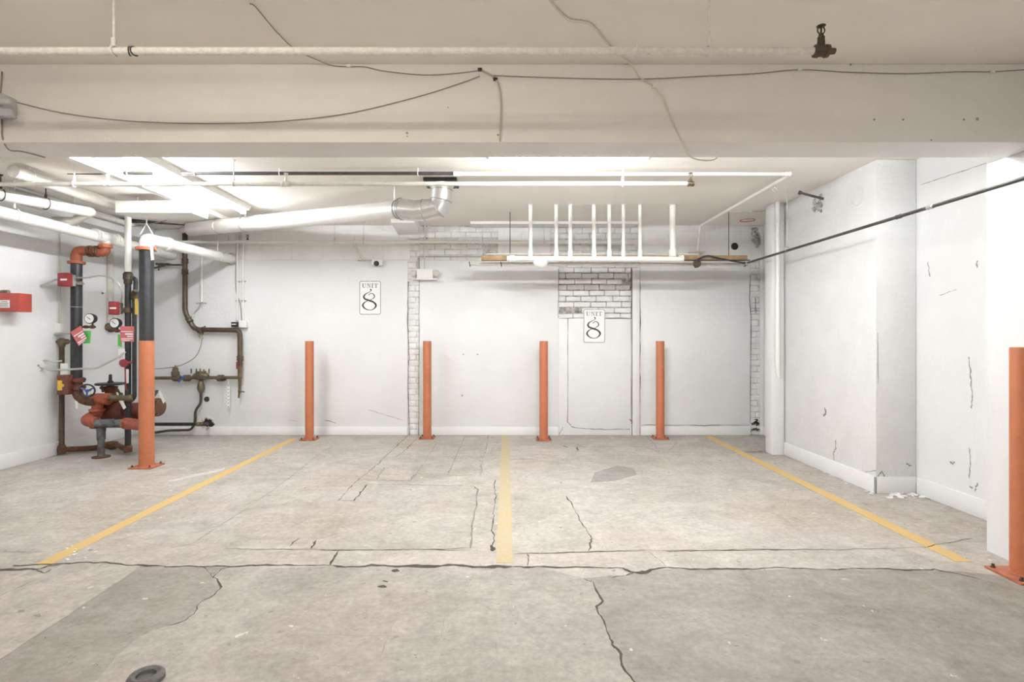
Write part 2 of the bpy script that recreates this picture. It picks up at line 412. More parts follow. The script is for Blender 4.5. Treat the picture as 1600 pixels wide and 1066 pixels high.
patch('floor_patch', [(803,770),(884,775),(920,835),(925,842),(920,862),(803,866)], 'concy', .0006)
patch('floor_patch', [(880,680),(1010,680),(1030,700),(1012,698),(905,700)], 'concm', .0006)
patch('floor_patch', [(930,738),(965,728),(990,732),(995,742),(960,752),(922,754)], 'concg', .0009)
patch('floor_patch', [(658,681),(785,681),(785,704),(758,704),(754,742),(700,743),(640,750),(648,720)], 'concm', .0006)
M['smear'] = mat('pale_floor_smear', (.62,.595,.56), .8, var=.25, vscale=20, bump=.2)
patch('floor_smear', [(262,752),(300,742),(340,734),(352,731),(350,735),(325,741),(290,748),(272,753)], 'smear', .0011)
def ribbon(b, pts, w, dz, jit=.006, step=.02, wv=.75):
    pts = [Vector(p) for p in pts]
    for lv in range(4):                      # midpoint displacement, so edges read as broken concrete
        q = [pts[0]]
        for a, c in zip(pts, pts[1:]):
            d = c-a; L = d.length
            if L > step*2:
                m = (a+c)/2; k = min(L*.10, jit*1.6); q.append(m+V(-d.y, d.x, 0).normalized()*R.uniform(-k, k))
            q.append(c)
        pts = q
    prev = None; ww = w*.5
    for i, p in enumerate(pts):
        d = (pts[min(i+1,len(pts)-1)]-pts[max(i-1,0)]); d.z = 0; d.normalize(); s = Vector((-d.y, d.x, 0))
        ww = .55*ww + .45*w*.5*max(.12, R.uniform(1-wv*1.3, 1+wv))
        e = .3 if i in (0, len(pts)-1) else 1
        a = b.verts.new(V(p.x,p.y,dz)+s*ww*e*R.uniform(.6,1.3)); c = b.verts.new(V(p.x,p.y,dz)-s*ww*e*R.uniform(.6,1.3))
        if prev: b.faces.new((prev[0], a, c, prev[1]))
        prev = (a, c)
b = NB()
K = lambda px, w, **k: ribbon(b, [FL(*p) for p in px], w, .0016, **k)
K([(-40,892),(0,891),(35,890),(62,890)], .030); K([(62,890),(75,885),(95,883)], .022)
K([(20,884),(70,882),(110,881),(165,879),(200,884),(300,885),(400,884),(520,884)], .016)
K([(520,884),(560,886),(600,884),(640,885),(720,884),(800,886)], .032, jit=.014)
K([(800,886),(850,886),(930,887),(975,888)], .018); K([(972,888),(985,894),(1000,896),(1012,894),(1040,887)], .030)
K([(1040,887),(1070,889),(1200,888)], .015); K([(1200,888),(1310,891),(1345,889),(1460,890),(1500,898),(1540,908)], .013)
K([(912,905),(927,910),(930,920),(942,940),(932,948),(935,960),(945,975),(950,990),(957,1008),(965,1015),(970,1030),(972,1040),(985,1058),(1000,1080)], .010, jit=.005)
K([(955,1008),(960,1014)], .026); K([(955,904),(978,900)], .008); K([(978,900),(990,896)], .02)
K([(362,886),(345,890),(333,903),(346,918),(335,930),(310,945),(303,960),(290,970),(262,979)], .010)
K([(312,885),(333,903)], .004); K([(57,891),(70,896),(80,890)], .01)
K([(530,860),(522,872),(516,884)], .012); K([(823,866),(824,884)], .008)
K([(885,775),(920,835),(925,842),(920,862)], .009); K([(767,852),(769,862)], .035)
K([(775,750),(771,800),(770,858)], .008)
for x0, x1 in ((500,590),(600,640),(660,735)): K([(x0,859.5),(x1,860)], .009)
K([(826,865),(920,863),(1000,862)], .005); K([(1040,862),(1250,859)], .009)
K([(527,783),(553,783),(575,757)], .010); K([(880,697),(888,700)], .02); K([(903,699),(903,704)], .02)
K([(801,718),(835,718)], .02); K([(1290,710),(1215,705),(1172,706)], .022); K([(1163,707),(1225,707)], .02)
K([(494,845),(486,858)], .012); K([(468,841),(452,855)], .007)
K([(1440,856),(1500,845),(1520,842)], .006); K([(598,908),(606,910)], .035); K([(590,917),(604,918)], .05); K([(612,892),(624,893)], .05)
for i in range(60):
    p = FL(R.uniform(60,1560), R.uniform(700,1060)); ribbon(b, [p, p+V(R.uniform(.004,.02),R.uniform(-.01,.01),0)], R.uniform(.004,.012), .0016)
struct('crack', b, 'crack', floor)
b = NB()
K = lambda px, w, **k: ribbon(b, [FL(*p) for p in px], w, .0013, **k)
K([(520,698),(500,708),(455,745),(400,785),(300,850),(265,858)], .007, jit=.003)
K([(220,885),(180,915),(110,960),(0,1031),(-60,1070)], .006, jit=.003)
K([(0,932),(30,918),(70,900)], .006); K([(0,863),(72,862)], .006)
K([(639,680),(600,715),(585,730),(560,750),(527,783)], .014); K([(655,680),(635,703),(618,714)], .014)
K([(575,757),(640,758),(740,760),(747,766),(735,857),(498,860)], .013, jit=.004)
K([(560,750),(590,751),(640,752),(650,741),(700,742)], .014); K([(600,730),(590,750)], .008)
K([(650,743),(752,743.5),(754,722),(744,718),(756,712),(760,705),(800,704)], .008)
K([(726,683),(700,742)], .009, jit=.003); K([(763,680),(759,705)], .008, jit=.003); K([(685,690),(645,750)], .005)
K([(880,698),(1010,699),(1030,707),(1210,708)], .010); K([(1030,707),(1010,680)], .006)
K([(1060,690),(1045,705)], .006); K([(350,858),(500,859)], .009); K([(803,866),(920,863),(1040,861),(1250,859),(1440,856)], .012)
K([(1015,863),(1042,887)], .005); K([(350,743),(560,744)], .004)
struct('joint', b, 'crackl', floor)
b = NB()
K([(625,945),(605,1000),(590,1035)], .006, jit=.003); K([(705,920),(690,1000)], .004, jit=.003); K([(460,990),(575,994),(800,996)], .005, jit=.003); K([(420,1041),(500,1041),(800,1042),(900,1042)], .004, jit=.003)
K([(775,1000),(773,1080)], .005, jit=.003); K([(250,956),(350,955)], .004); K([(100,984),(230,985)], .004)
struct('scored_line', b, 'score', floor)
# peeled paint chips by the right pier and along its base
b = NB()
for i in range(90):
    if i < 60: p = FL(R.uniform(1385,1452), R.uniform(769,779), .004); s = R.uniform(.008,.03)
    elif i < 75: t = R.random(); p = FL(1280+t*85, 735+t*35+R.uniform(0,4), .003); s = R.uniform(.006,.018)
    else: p = FL(R.uniform(100,140), R.uniform(852,876), .002); s = R.uniform(.004,.012)
    r = bmesh.ops.create_icosphere(b, subdivisions=1, radius=s, matrix=Matrix.Translation(p))
    for v in r['verts']: v.co.z = max(.001, p.z+(v.co.z-p.z)*.35); v.co.x += R.uniform(-.3,.3)*s; v.co.y += R.uniform(-.3,.3)*s
o = single('paint_chips', b, 'flake', 'crumbled white paint flakes scattered at the foot of the right pier', 'debris'); o['kind'] = 'stuff'

# yellow lines
def pline(px0, px1, w, m, label):
    a = FL(*px0); c = FL(*px1); d = (c-a).normalized(); s = V(-d.y, d.x, 0)*w/2; b = NB(); L = []; Rr = []
    n = 60
    for i in range(n+1):
        p = a.lerp(c, i/n); L.append(p+s*R.uniform(.92,1.06)); Rr.append(p-s*R.uniform(.92,1.06))
    extrude_poly(b, L+Rr[::-1], (0,0,.0016))
    single('parking_line', b, m, label, 'parking line')
pline((459,686),(66,883), .095, 'line', 'yellow painted stall line on the floor nearest the left pipe risers')
pline((790,679),(788,880), .105, 'linef', 'wide faded yellow stall line running up the middle of the floor')
pline((1105,682),(1506,878), .10, 'line', 'yellow painted stall line on the floor beside the right wall')

# wall damage drawn as shallow cracks (real thin cuts in the paint skin)
def wall_cracks(parent, lists, conv, nrm, m='crackl'):
    b = NB()
    for px, w in lists:
        pts = [conv(*p) for p in px]; prev = None; q = []
        for i in range(len(pts)-1):
            for j in range(7):
                v = pts[i].lerp(pts[i+1], j/7); q.append(v)
        q.append(pts[-1])
        for i, p in enumerate(q):
            d = (q[min(i+1,len(q)-1)]-q[max(i-1,0)]).normalized(); s = d.cross(nrm).normalized()
            ww = w*R.uniform(.4,1.3)*.5; jj = s*R.uniform(-w,w)*.45
            a = b.verts.new(p+nrm*.0015+jj+s*ww); c = b.verts.new(p+nrm*.0015+jj-s*ww)
            if prev: b.faces.new((prev[0], a, c, prev[1]))
            prev = (a, c)
    return struct('wall_crack', b, m, parent)
bk = lambda x, y: W(x, y, BACK)
wall_cracks(wall_back, [([(638,440),(637,500),(639,560),(637,600),(640,680)], .012), ([(655,400),(655,560),(654,680)], .008),
    ([(508,657),(516,658),(524,661)], .008),
    ([(887,497),(887,660),(895,668),(930,671),(984,671)], .010), ([(986,500),(986,655)], .007), ([(985,655),(988,662)], .03), ([(873,420),(872,497)], .008),
    ([(873,680),(880,668)], .008), ([(1002,664),(1100,665),(1171,664)], .009), ([(724,553),(724,555)], .02), ([(746,553),(746,555)], .02), ([(722,617),(723,619)], .02),
    ([(1172,430),(1171,470),(1174,500),(1172,660)], .010)], bk, V(0,-1,0), 'crackl')
wall_cracks(wall_back, [([(575,640),(600,648),(630,657)], .005), ([(451,656),(466,659)], .004)], bk, V(0,-1,0), 'scuff')
wall_cracks(wall_back, [([(987,420),(986.5,498)], .01), ([(999.6,420),(999.6,520),(999.6,590),(999.6,678)], .012), ([(873,497.5),(987,497.5)], .010), ([(1173,486),(1187,486)], .01), ([(1180,465),(1180,490)], .008), ([(1174,662),(1186,660)], .04), ([(1174,672),(1187,671)], .03), ([(1180,655),(1184,665)], .04)], lambda x,y: W(x,y,7.447), V(0,-1,0), 'crack')
def onA(x, y): return P(x, y, F_PX*XA/(x-VX))
def onB(x, y): return P(x, y, F_PX*XB/(x-VX))
wall_cracks(pier, [([(1306,688),(1306,702),(1302,708),(1304,720)], .012), ([(1288,638),(1291,644),(1287,650)], .02), ([(1352,738),(1369,735)], .006)], onA, V(-1,0,0))
wall_cracks(wr, [([(1514,558),(1517,590),(1519,620),(1518,638)], .012), ([(1515,700),(1516,725),(1515,748)], .010), ([(1484,722),(1488,725),(1492,722)], .014), ([(1515,760),(1520,764)], .014), ([(1528,755),(1523,768)], .012),
    ([(1437,289),(1460,282),(1490,272),(1541,255)], .006), ([(1450,410),(1453,432)], .012), ([(1526,408),(1528,418)], .014), ([(1468,462),(1495,452)], .005)], onB, V(-1,0,0), 'scuff')
wall_cracks(pier, [([(1371,745),(1378,736),(1382,745),(1400,747),(1431,746)], .008), ([(1416,725),(1424,728)], .012), ([(1371,520),(1372,600)], .004)], lambda x,y: P(x,y,4.679), V(0,-1,0))
b = NB()
for x, y, r_ in ((636,208,.007),(636.5,213,.004),(778,211,.006),(1366,187,.006),(1411,187,.006),(1506,187,.006),(1527,186,.009),(1455,219,.005),(1329,101,.006),(700,168,.004)):
    q = P(x,y,3.0395); lathe(b, q, (0,-1,0), [(0,r_),(.001,r_)], 8)
struct('beam_mark', b, 'scuff', beam)
# round filled patch on the pier and hole with a wooden lath
c = onA(1340,306); b = NB(); torus(b, c, (1,0,0), .085, .004, 36, 6); struct('patch_ring', b, 'pier', pier)
b = NB()
c = onA(1279,319)
for i in range(22):
    p = c+V(R.uniform(-.012,.006), R.uniform(-.07,.07), R.uniform(-.08,.08)); bmesh.ops.create_icosphere(b, subdivisions=1, radius=R.uniform(.01,.03), matrix=Matrix.Translation(p))
struct('rubble', b, 'mortar', pier)
b = NB(); c = W(1182,372,7.44)
for i in range(26):
    p = c+V(R.uniform(-.06,.05), R.uniform(0,.03), R.uniform(-.13,.13)); bmesh.ops.create_icosphere(b, subdivisions=1, radius=R.uniform(.015,.04), matrix=Matrix.Translation(p))
struct('rubble', b, 'mortar', wall_back)
# marker ring on the ceiling, scribble on haunch
b = NB(); torus(b, CE(1168,344,.001), (0,0,1), .09, .006, 32, 6); struct('marker_ring', b, 'redink', ceiling)
b = NB()
for x0, y0, x1, y1 in ((624,340,628,340),(626,340,625,344),(630,339,633,343),(633,339,630,343),(636,339,640,338),(638,339,641,342),(641,342,637,343)):
    tube(b, [P(x0,y0,6.93), P(x1,y1,6.93)], .005, 6)
o = struct('marker_scribble', b, 'redink', ceiling)

# ------------------------------------------------------------------ bollards
def make_bollard(loc, r, h, plate, label):
    t = thing('bollard', loc, label, 'bollard', 'orange steel bollards')
    l = Vector(loc)
    b = NB(); lathe(b, l+V(0,0,.012), (0,0,1), [(0,r),(h-.02,r),(h-.014,r*.985),(h-.012,r*.9)], 32); obj('post', b, 'orange', t)
    b = NB(); box(b, l+V(-plate,-plate,0), l+V(plate,plate,.014), .003); bp_ = obj('base_plate', b, 'orangep', t)
    b = NB(); torus(b, l+V(0,0,.016), (0,0,1), r+.002, .006, 28, 6); obj('weld_bead', b, 'orangep', t)
    for sx in (-1,1):
        for sy in (-1,1):
            p = l+V(sx*plate*.76, sy*plate*.76, .013); b = NB()
            lathe(b, p, (0,0,1), [(0,.013),(.008,.013),(.009,.008),(.022,.008)], 6); obj('bolt', b, 'rust', bp_)
    return t
bz = 4
B0 = make_bollard(FL(483.5,687), .055, 1.29, .10, 'orange steel bollard in front of the back wall, first from the left pipes')
dup(B0, FL(667.5,685), 'orange steel bollard beside the narrow brick strip in the back wall')
dup(B0, FL(849.5,687.5), 'orange steel bollard just left of the bricked opening with a sign')
dup(B0, FL(1031.5,685.5), 'orange steel bollard nearest the right end of the back wall')
BL = make_bollard(FL(229,729.5), .0705, 1.305, .118, 'thick orange bollard standing close in front of the left fire pipes')
BR = make_bollard((2.905,3.06,0), .057, 1.29, .116, 'orange bollard cut off by the right edge beside the white column')

# ------------------------------------------------------------------ UNIT 8 signs
def catmull2(pts, n=8):
    out = []
    for i in range(len(pts)-1):
        p0 = pts[max(i-1,0)]; p1 = pts[i]; p2 = pts[i+1]; p3 = pts[min(i+2,len(pts)-1)]
        for k in range(n):
            t = k/n; out.append(tuple(.5*((2*b)+(c-a)*t+(2*a-5*b+4*c-d)*t*t+(3*b-a-3*c+d)*t**3) for a,b,c,d in zip(p0,p1,p2,p3)))
    out.append(pts[-1]); return out
def sign(loc, label):                      # loc: centre of the plate's back; 12 x 18 inch plate
    l = Vector(loc); w, h = .150, .232
    t = thing('parking_sign', l-V(0,0,h), label, 'sign', 'UNIT 8 signs')
    def rr(w, h, r, n=6):
        o = []
        for cx, cy, a0 in ((w-r,h-r,0),(-w+r,h-r,90),(-w+r,-h+r,180),(w-r,-h+r,270)):
            for k in range(n+1):
                a = math.radians(a0+90*k/n); o.append((cx+r*math.cos(a), cy+r*math.sin(a)))
        return o
    b = NB(); extrude_poly(b, [l+V(x,0,y) for x,y in rr(w,h,.028)], (0,-.004,0)); pn = obj('panel', b, 'sign', t)
    b = NB(); o1 = rr(w-.003,h-.003,.026); o2 = rr(w-.011,h-.011,.019); va = [b.verts.new(l+V(x,-.0048,y)) for x,y in o1]; vb = [b.verts.new(l+V(x,-.0048,y)) for x,y in o2]
    for i in range(len(va)): j=(i+1)%len(va); b.faces.new((va[i],va[j],vb[j],vb[i]))
    obj('border', b, 'inkg', pn)
    S = .304/(700-175)                     # source units of the drawn figure
    def q(x, y): return l+V((x-437)*S, -.005, (540-y)*S)
    pts = [(432,335,10),(452,348,34),(462,370,16),(405,412,14),(325,455,24),(286,515,42),(320,570,40),(410,602,42),(510,640,40),(574,715,44),(530,795,24),(430,830,15),(325,800,26),(265,725,42),(300,655,28),(370,615,14),(470,580,13),(538,520,24),(512,452,20),(450,436,14),(405,478,18)]
    pp = catmull2([tuple(map(float,p)) for p in pts], 8); b = NB(); prev = None
    for i, (x, y, ww) in enumerate(pp):
        x2, y2, _ = pp[min(i+1,len(pp)-1)]; x1, y1, _ = pp[max(i-1,0)]; d = math.hypot(x2-x1,y2-y1) or 1
        nx, ny = -(y2-y1)/d, (x2-x1)/d; a = b.verts.new(q(x+nx*ww/2,y+ny*ww/2)); c = b.verts.new(q(x-nx*ww/2,y-ny*ww/2))
        if prev: b.faces.new((prev[0],a,c,prev[1]))
        prev = (a,c)
    obj('numeral', b, 'ink', pn)
    b = NB()
    def poly(ps): b.faces.new([b.verts.new(q(x,y)) for x,y in ps])
    def rc(x0,y0,x1,y1): poly([(x0,y0),(x1,y0),(x1,y1),(x0,y1)])
    T, Bt = 205, 303
    # U
    rc(240,T,290,T+8); rc(255,T,277,275); rc(305,T,343,T+8); rc(322,T,330,275)
    ring = []
    for k in range(9):
        a = math.pi*k/8; ring.append(((292.5-37.5*math.cos(a), 272+31*math.sin(a)), (301-24*math.cos(a)+(2 if k>4 else 0), 272+22*math.sin(a))))
    ring[-1] = ((330,272),(322,272))
    for (o1,i1),(o2,i2) in zip(ring,ring[1:]): poly([o1,o2,i2,i1])
    # N
    rc(358,T,392,T+8); rc(371,T,379,Bt); rc(360,Bt-8,392,Bt); poly([(372,T),(396,T),(443,Bt),(428,Bt)]); rc(432,T,440,Bt); rc(420,T,453,T+8)
    # I
    rc(478,T,502,Bt); rc(466,T,514,T+8); rc(466,Bt-8,514,Bt)
    # T
    rc(566,T,588,Bt); rc(552,Bt-8,602,Bt); rc(528,T,626,T+9); poly([(528,T),(536,T),(532,T+26),(528,T+26)]); poly([(618,T),(626,T),(626,T+26),(622,T+26)])
    obj('lettering', b, 'inkg', pn)
    for s in (1,-1):
        b = NB(); lathe(b, l+V(0,-.004,s*(h-.004)), (0,-1,0), [(0,.008),(.003,.007),(.004,.003)], 10); obj('screw', b, 'chrome', pn)
    return t
sign(W(578.5,465.5,BACK-.001), 'white UNIT 8 sign on plain wall under the small security camera')
sign(W(928.5,509.5,BACK-.004), 'white UNIT 8 sign on the lower edge of the bricked opening')

# ------------------------------------------------------------------ pipe helpers for things
def pipe(name, pts, r, m, label, cat='pipe', group=None, fil=0, seg=14):
    pts = [Vector(p) for p in pts]
    t = thing(name, pts[0], label, cat, group)
    b = NB(); tube(b, fillet(pts, fil) if fil else pts, r, seg); obj('pipe_run', b, m, t)
    return t
def hanger(t, p, r, axis, m='offw', top=None, rod=.005):
    p = Vector(p); top = CEIL if top is None else top; b = NB()
    arcband(b, p, axis, r+.005, .0045, -2.6, 2.6, (0,0,-1), 16)
    up = r+.02
    tube(b, [p+V(0,0,r+.004), p+V(0,0,up+.02)], .011, 8)
    tube(b, [p+V(0,0,up), V(p.x,p.y,top)], rod, 8)
    lathe(b, V(p.x,p.y,top-.012), (0,0,1), [(0,.014),(.012,.02)], 10)
    obj('hanger', b, m, t)
def collar(t, p, d, r, w, m, name='coupling'):
    b = NB(); d = Vector(d).normalized(); lathe(b, Vector(p)-d*w/2, d, [(0,r*1.05),(w*.08,r*1.3),(w*.3,r*1.32),(w*.34,r*1.2),(w*.66,r*1.2),(w*.7,r*1.32),(w*.92,r*1.3),(w,r*1.05)], 18); obj(name, b, m, t)
def head(t, p, m='brown', r=.014):          # upright sprinkler: fitting, frame arms, deflector
    p = Vector(p); b = NB(); lathe(b, p, (0,0,1), [(0,r),(.022,r),(.024,r*.7),(.034,r*.7)], 12)
    arcband(b, p+V(0,0,.052), (0,1,0), .016, .003, 0, 2*math.pi*.999, (0,0,1), 16)
    cyl(b, p+V(0,0,.034), p+V(0,0,.07), .004, 8)
    lathe(b, p+V(0,0,.068), (0,0,1), [(0,.004),(.002,.019),(.004,.019),(.006,.006)], 14); obj('sprinkler_head', b, m, t)

# near sprinkler pipe in the front bay
zn = 2.4; a = P(-60,80,zn); e = P(1272,80,zn)
t = pipe('sprinkler_pipe', [a, e], .0165, 'dusty', 'dusty white pipe hung across the near bay in front of the beam', seg=18)
for x in (178,1108): hanger(t, P(x,80,zn), .0165, (1,0,0), 'dusty', rod=.0055)
b = NB(); p = P(203,80,zn); torus(b, p, (1,.3,0), .0185, .003, 18, 6); obj('tie', b, 'black', t)
b = NB(); torus(b, p+V(.02,0,0), (1,-.4,0), .0185, .003, 18, 6); obj('tie', b, 'black', t)
b = NB(); p = P(994,80,zn); box(b, p+V(-.003,-.02,-.02), p+V(.003,.02,.03)); obj('strap', b, 'dusty', t)
b = NB(); p = P(1283,80,zn); lathe(b, p+V(-.035,0,0), (1,0,0), [(0,.019),(.006,.027),(.022,.028),(.024,.024),(.05,.024),(.052,.028),(.066,.027),(.07,.015),(.095,.013),(.097,.009)], 20)
cyl(b, p, p+V(0,0,.042), .016, 14); obj('end_tee', b, 'brown', t)
head(t, p+V(0,0,.04), 'brown', .015)

# sprinkler line below it in the back bay
Z2 = 4.7; t = pipe('sprinkler_pipe', [P(-40,288,Z2), P(1076,287,Z2)], .0185, 'offw', 'long pale pipe below the ceiling ending in a sprinkler head mid back bay')
for x in (116,365,973): hanger(t, P(x,287.5,Z2), .0185, (1,0,0), 'white')
for x in (168,447):
    collar(t, P(x,287.5,Z2), (1,0,0), .0185, .085, 'offw'); head(t, P(x,287.5,Z2)+V(0,0,.02), 'offw')
collar(t, P(1079,287,Z2), (1,0,0), .0185, .06, 'bronze', 'end_fitting'); head(t, P(1079,287,Z2)+V(0,0,.02), 'bronze')
# pipe tight under the ceiling: dark length then white length, turning back to the rear wall
Z3 = 4.93; t = pipe('dark_pipe', [P(106,270,Z3), P(240,271,Z3)], .0155, 'steel', 'short dark pipe length under the ceiling left of the lit fluorescent strip')
b = NB(); p = P(200,271,Z3); arcband(b, p, (1,0,0), .019, .005, -2.2, 2.2, (0,0,-1)); tube(b, [p+V(0,0,.016), V(p.x,p.y,CEIL)], .006, 8); obj('clip', b, 'white', t)
t = pipe('dark_pipe', [P(284,271,Z3), P(708,271,Z3)], .0155, 'steel', 'dark steel pipe tight under the ceiling left of the duct elbow')
for x in (305,437,653): 
    b = NB(); p = P(x,271,Z3); arcband(b, p, (1,0,0), .019, .005, -2.2, 2.2, (0,0,-1)); tube(b, [p+V(0,0,.016), V(p.x,p.y,CEIL)], .006, 8); obj('clip', b, 'white', t)
t = pipe('white_pipe', [P(708.5,272,Z3), P(1236,272,Z3), P(1236,272,Z3)+V(0,2.30,0), V(P(1236,272,Z3).x,7.33,W(1095,395).z)], .0165, 'pvc', 'white pipe running right under the ceiling then back and down the rear wall', fil=.05)
collar(t, P(1231,272,Z3), (1,0,0), .0165, .05, 'pvc'); collar(t, P(714,272,Z3), (1,0,0), .0165, .06, 'pvc')
b = NB(); p = V(P(1236,272,Z3).x,7.33,W(1095,395).z); lathe(b, p-V(0,0,.05), (0,0,1), [(0,.03),(.02,.034),(.04,.022),(.06,.018)], 14); box(b, p+V(-.1,-.012,-.015), p+V(.1,.09,0)); obj('wall_fitting', b, 'offw', t)
b = NB(); p = CE(1210,292,.03); arcband(b, p, (0,1,0), .02, .005, 0, 6.2, (0,0,1)); tube(b,[p+V(0,0,.015),V(p.x,p.y,CEIL)],.006,8); obj('hanger', b, 'white', t)
# sprinkler branch near the right corner
t = pipe('branch_pipe', [P(1140,331,6.6), P(1203,329,6.6)], .012, 'offw', 'short pipe under the ceiling by the right rear corner')
b = NB(); p = P(1172,330,6.6); tube(b, [p-V(0,0,.03), V(p.x,p.y,CEIL)], .006, 8); lathe(b, p-V(.02,0,0), (1,0,0), [(0,.017),(.04,.017)], 12); obj('hanger', b, 'white', t)
b = NB(); p = P(1140,331,6.6); tube(b, [p, V(p.x,p.y,CEIL)], .012, 10); obj('drop', b, 'offw', t)
# rear wall pipe
Z4 = 7.25; t = pipe('wall_pipe', [P(262,378,Z4), P(978,378,Z4)], .019, 'white', 'thin white pipe running level along the upper rear wall')
for x in (357,523,568,754,850): hanger(t, P(x,378,Z4), .019, (1,0,0), 'offw', rod=.0045)
collar(t, P(387,378,Z4), (1,0,0), .019, .06, 'white'); collar(t, P(976,378,Z4), (1,0,0), .019, .06, 'white', 'end_cap'); head(t, P(387,378,Z4)+V(0,0,.02), 'bronze')
b = NB(); p = P(262,378,Z4); tube(b, [p, p+V(0,BACK-Z4+.02,0)], .019); obj('wall_entry', b, 'white', t)

# ------------------------------------------------------------------ galvanised duct
DL = P(300,358,7.08); DR = P(636,326,5.42); top = P(690,288,5.34)
dv = (DR-DL).normalized()
t = thing('ventilation_duct', (top.x,top.y,CEIL-.5), 'round metal duct sloping across the back bay to a shiny elbow', 'duct')
b = NB(); tube(b, [DL, DL.lerp(DR,.5), DL.lerp(DR,.98)], .089, 32); obj('duct_run', b, 'ductw', t)
col = V(top.x, top.y, CEIL)
elb = []
e0 = DL.lerp(DR,.98); corner = V(top.x, top.y, DR.z-.075)
pts = [e0, e0.lerp(corner,.35), corner+ (e0-corner)*.42+V(0,0,.02), corner+V(-.035,.01,.07), V(top.x-.005,top.y,DR.z+.06), V(top.x,top.y,CEIL-.09), V(top.x,top.y,CEIL-.03)]
b = NB(); tube(b, pts, .104, 32); obj('elbow', b, 'galv', t, 20, 'shiny segmented metal elbow')
for q, d, r0, r1_ in [(pts[i], (pts[i+1]-pts[i-1]).normalized(), .105, .0035) for i in (2,3,4,5)] + [(e0, dv, .106, .006), (e0-dv*.05, dv, .092, .004)]:
    b = NB(); torus(b, q, d, r0, r1_, 36, 6); obj('seam_band', b, 'seam', t)
b = NB(); box(b, (top.x-.16,top.y-.14,CEIL-.035), (top.x+.16,top.y+.14,CEIL), .004); obj('ceiling_plate', b, 'black', t)
b = NB(); lathe(b, V(top.x,top.y,CEIL-.055), (0,0,1), [(0,.118),(.02,.122),(.022,.108)], 32); obj('flange', b, 'galv', t)
for f in (.16,.30):
    p = DL.lerp(DR,f); b = NB(); arcband(b, p, dv, .092, .006, -3.14, 3.14, (0,0,1), 28); tube(b, [p+V(0,0,.09),V(p.x,p.y,CEIL)], .008, 8); obj('hanger_strap', b, 'seam', t)
p = DL.lerp(DR,.965); b = NB(); tube(b, [p+V(-.03,0,.085),V(p.x-.03,p.y,CEIL)], .009, 8); arcband(b, p, dv, .094, .007, -3.14, 3.14, (0,0,1), 28); obj('hanger_strap', b, 'galv', t)
b = NB(); lathe(b, DL, -dv, [(0,.089),(.03,.089),(.10,.04)], 24); tube(b,[DL-dv*.08, DL-dv*.2],.04,14); obj('end_reducer', b, 'ductw', t)

# ------------------------------------------------------------------ drain stacks over the bricked opening
Z5 = 6.29
t = thing('drain_manifold', P(930,404,Z5), 'white horizontal drain pipe with a bell hopper in front of bricked opening', 'pipe')
b = NB(); tube(b, [P(792,404,Z5), P(1066,405,Z5)], .030, 20); obj('pipe_run', b, 'pvc', t)
for x in (800,1064): collar(t, P(x,404,Z5), (1,0,0), .030, .06, 'pvc')
b = NB(); p = P(845,404,Z5); lathe(b, p-V(0,0,.115), (0,0,1), [(0,.02),(.01,.04),(.04,.075),(.075,.092),(.10,.094),(.103,.07)], 28); obj('hopper', b, 'pvc', t)
b = NB(); cyl(b, P(760,397,Z5+.05), P(1090,397,Z5+.05), .008, 8); obj('support_rod', b, 'offw', t)
stk = [(829,3.1,'nearest the left end of the row'),(869,2.9,'second from the left, right of the hopper'),(891,3.0,'third in from the left'),(928,3.1,'above the UNIT sign, fourth in'),
       (952,2.9,'fifth in from the left'),(974,2.6,'thin, sixth in from the left'),(1000,2.7,'thin, beside the rightmost pipe'),(1051,4.6,'thickest, at the right end')]
for x, hw, wh in stk:
    r = hw/F_PX*Z5; a = P(x,404,Z5)
    t = thing('drain_stack', a, 'white vertical drain pipe %s of the drop row' % wh if 'of' not in wh else 'white vertical drain pipe '+wh, 'pipe', 'vertical drain pipes hanging from the ceiling')
    zc = CEIL
    b = NB(); tube(b, [a+V(0,0,.028), V(a.x,a.y,zc)], r, 18); obj('pipe_run', b, 'pvc', t)
    b = NB(); lathe(b, a+V(0,0,.022), (0,0,1), [(0,r*1.3),(.075,r*1.3),(.08,r*1.02)], 18); obj('fitting', b, 'pvc', t)
    b = NB(); lathe(b, V(a.x,a.y,zc-.01), (0,0,1), [(0,r*1.2),(.01,r*1.35)], 18); obj('ceiling_collar', b, 'offw', t)
# wooden board behind and pipe under it
b = NB(); box(b, P(752,399,6.62), P(1168,406.5,6.62)+V(0,.09,0), .003)
t = thing('wooden_board', P(960,406,6.62), 'bare wooden board lying behind the white drain pipes', 'board'); obj('plank', b, 'wood', t)
for x in (797,1141):
    b = NB(); p = P(x,404,6.62); tube(b, [p+V(0,.045,0), V(p.x,p.y+.045,CEIL)], .005, 8); obj('hanger_rod', b, 'steel', t)
t = pipe('service_pipe', [P(734,412.5,6.75), P(1168,413.5,6.75)], .020, 'offw', 'cream pipe beneath the wooden board with hooked dark ends', fil=0)
for x in (734,783,1091,1163):
    b = NB(); p = P(x,412.8,6.75); arcband(b, p, (1,0,.2), .03, .006, -2.2, 2.4, (0,-.4,-1)); obj('hook', b, 'steel', t)
b = NB(); p = P(1089,412,6.6); lathe(b, p+V(-.04,0,0), (1,0,0), [(0,.03),(.02,.055),(.05,.05),(.08,.03)], 14); obj('fitting', b, 'bronze', t)
b = NB(); tube(b, smooth([P(1105,415,6.7),P(1118,419,6.7),P(1128,418,6.7)],5), .012, 8); obj('rag', b, 'offw', t)

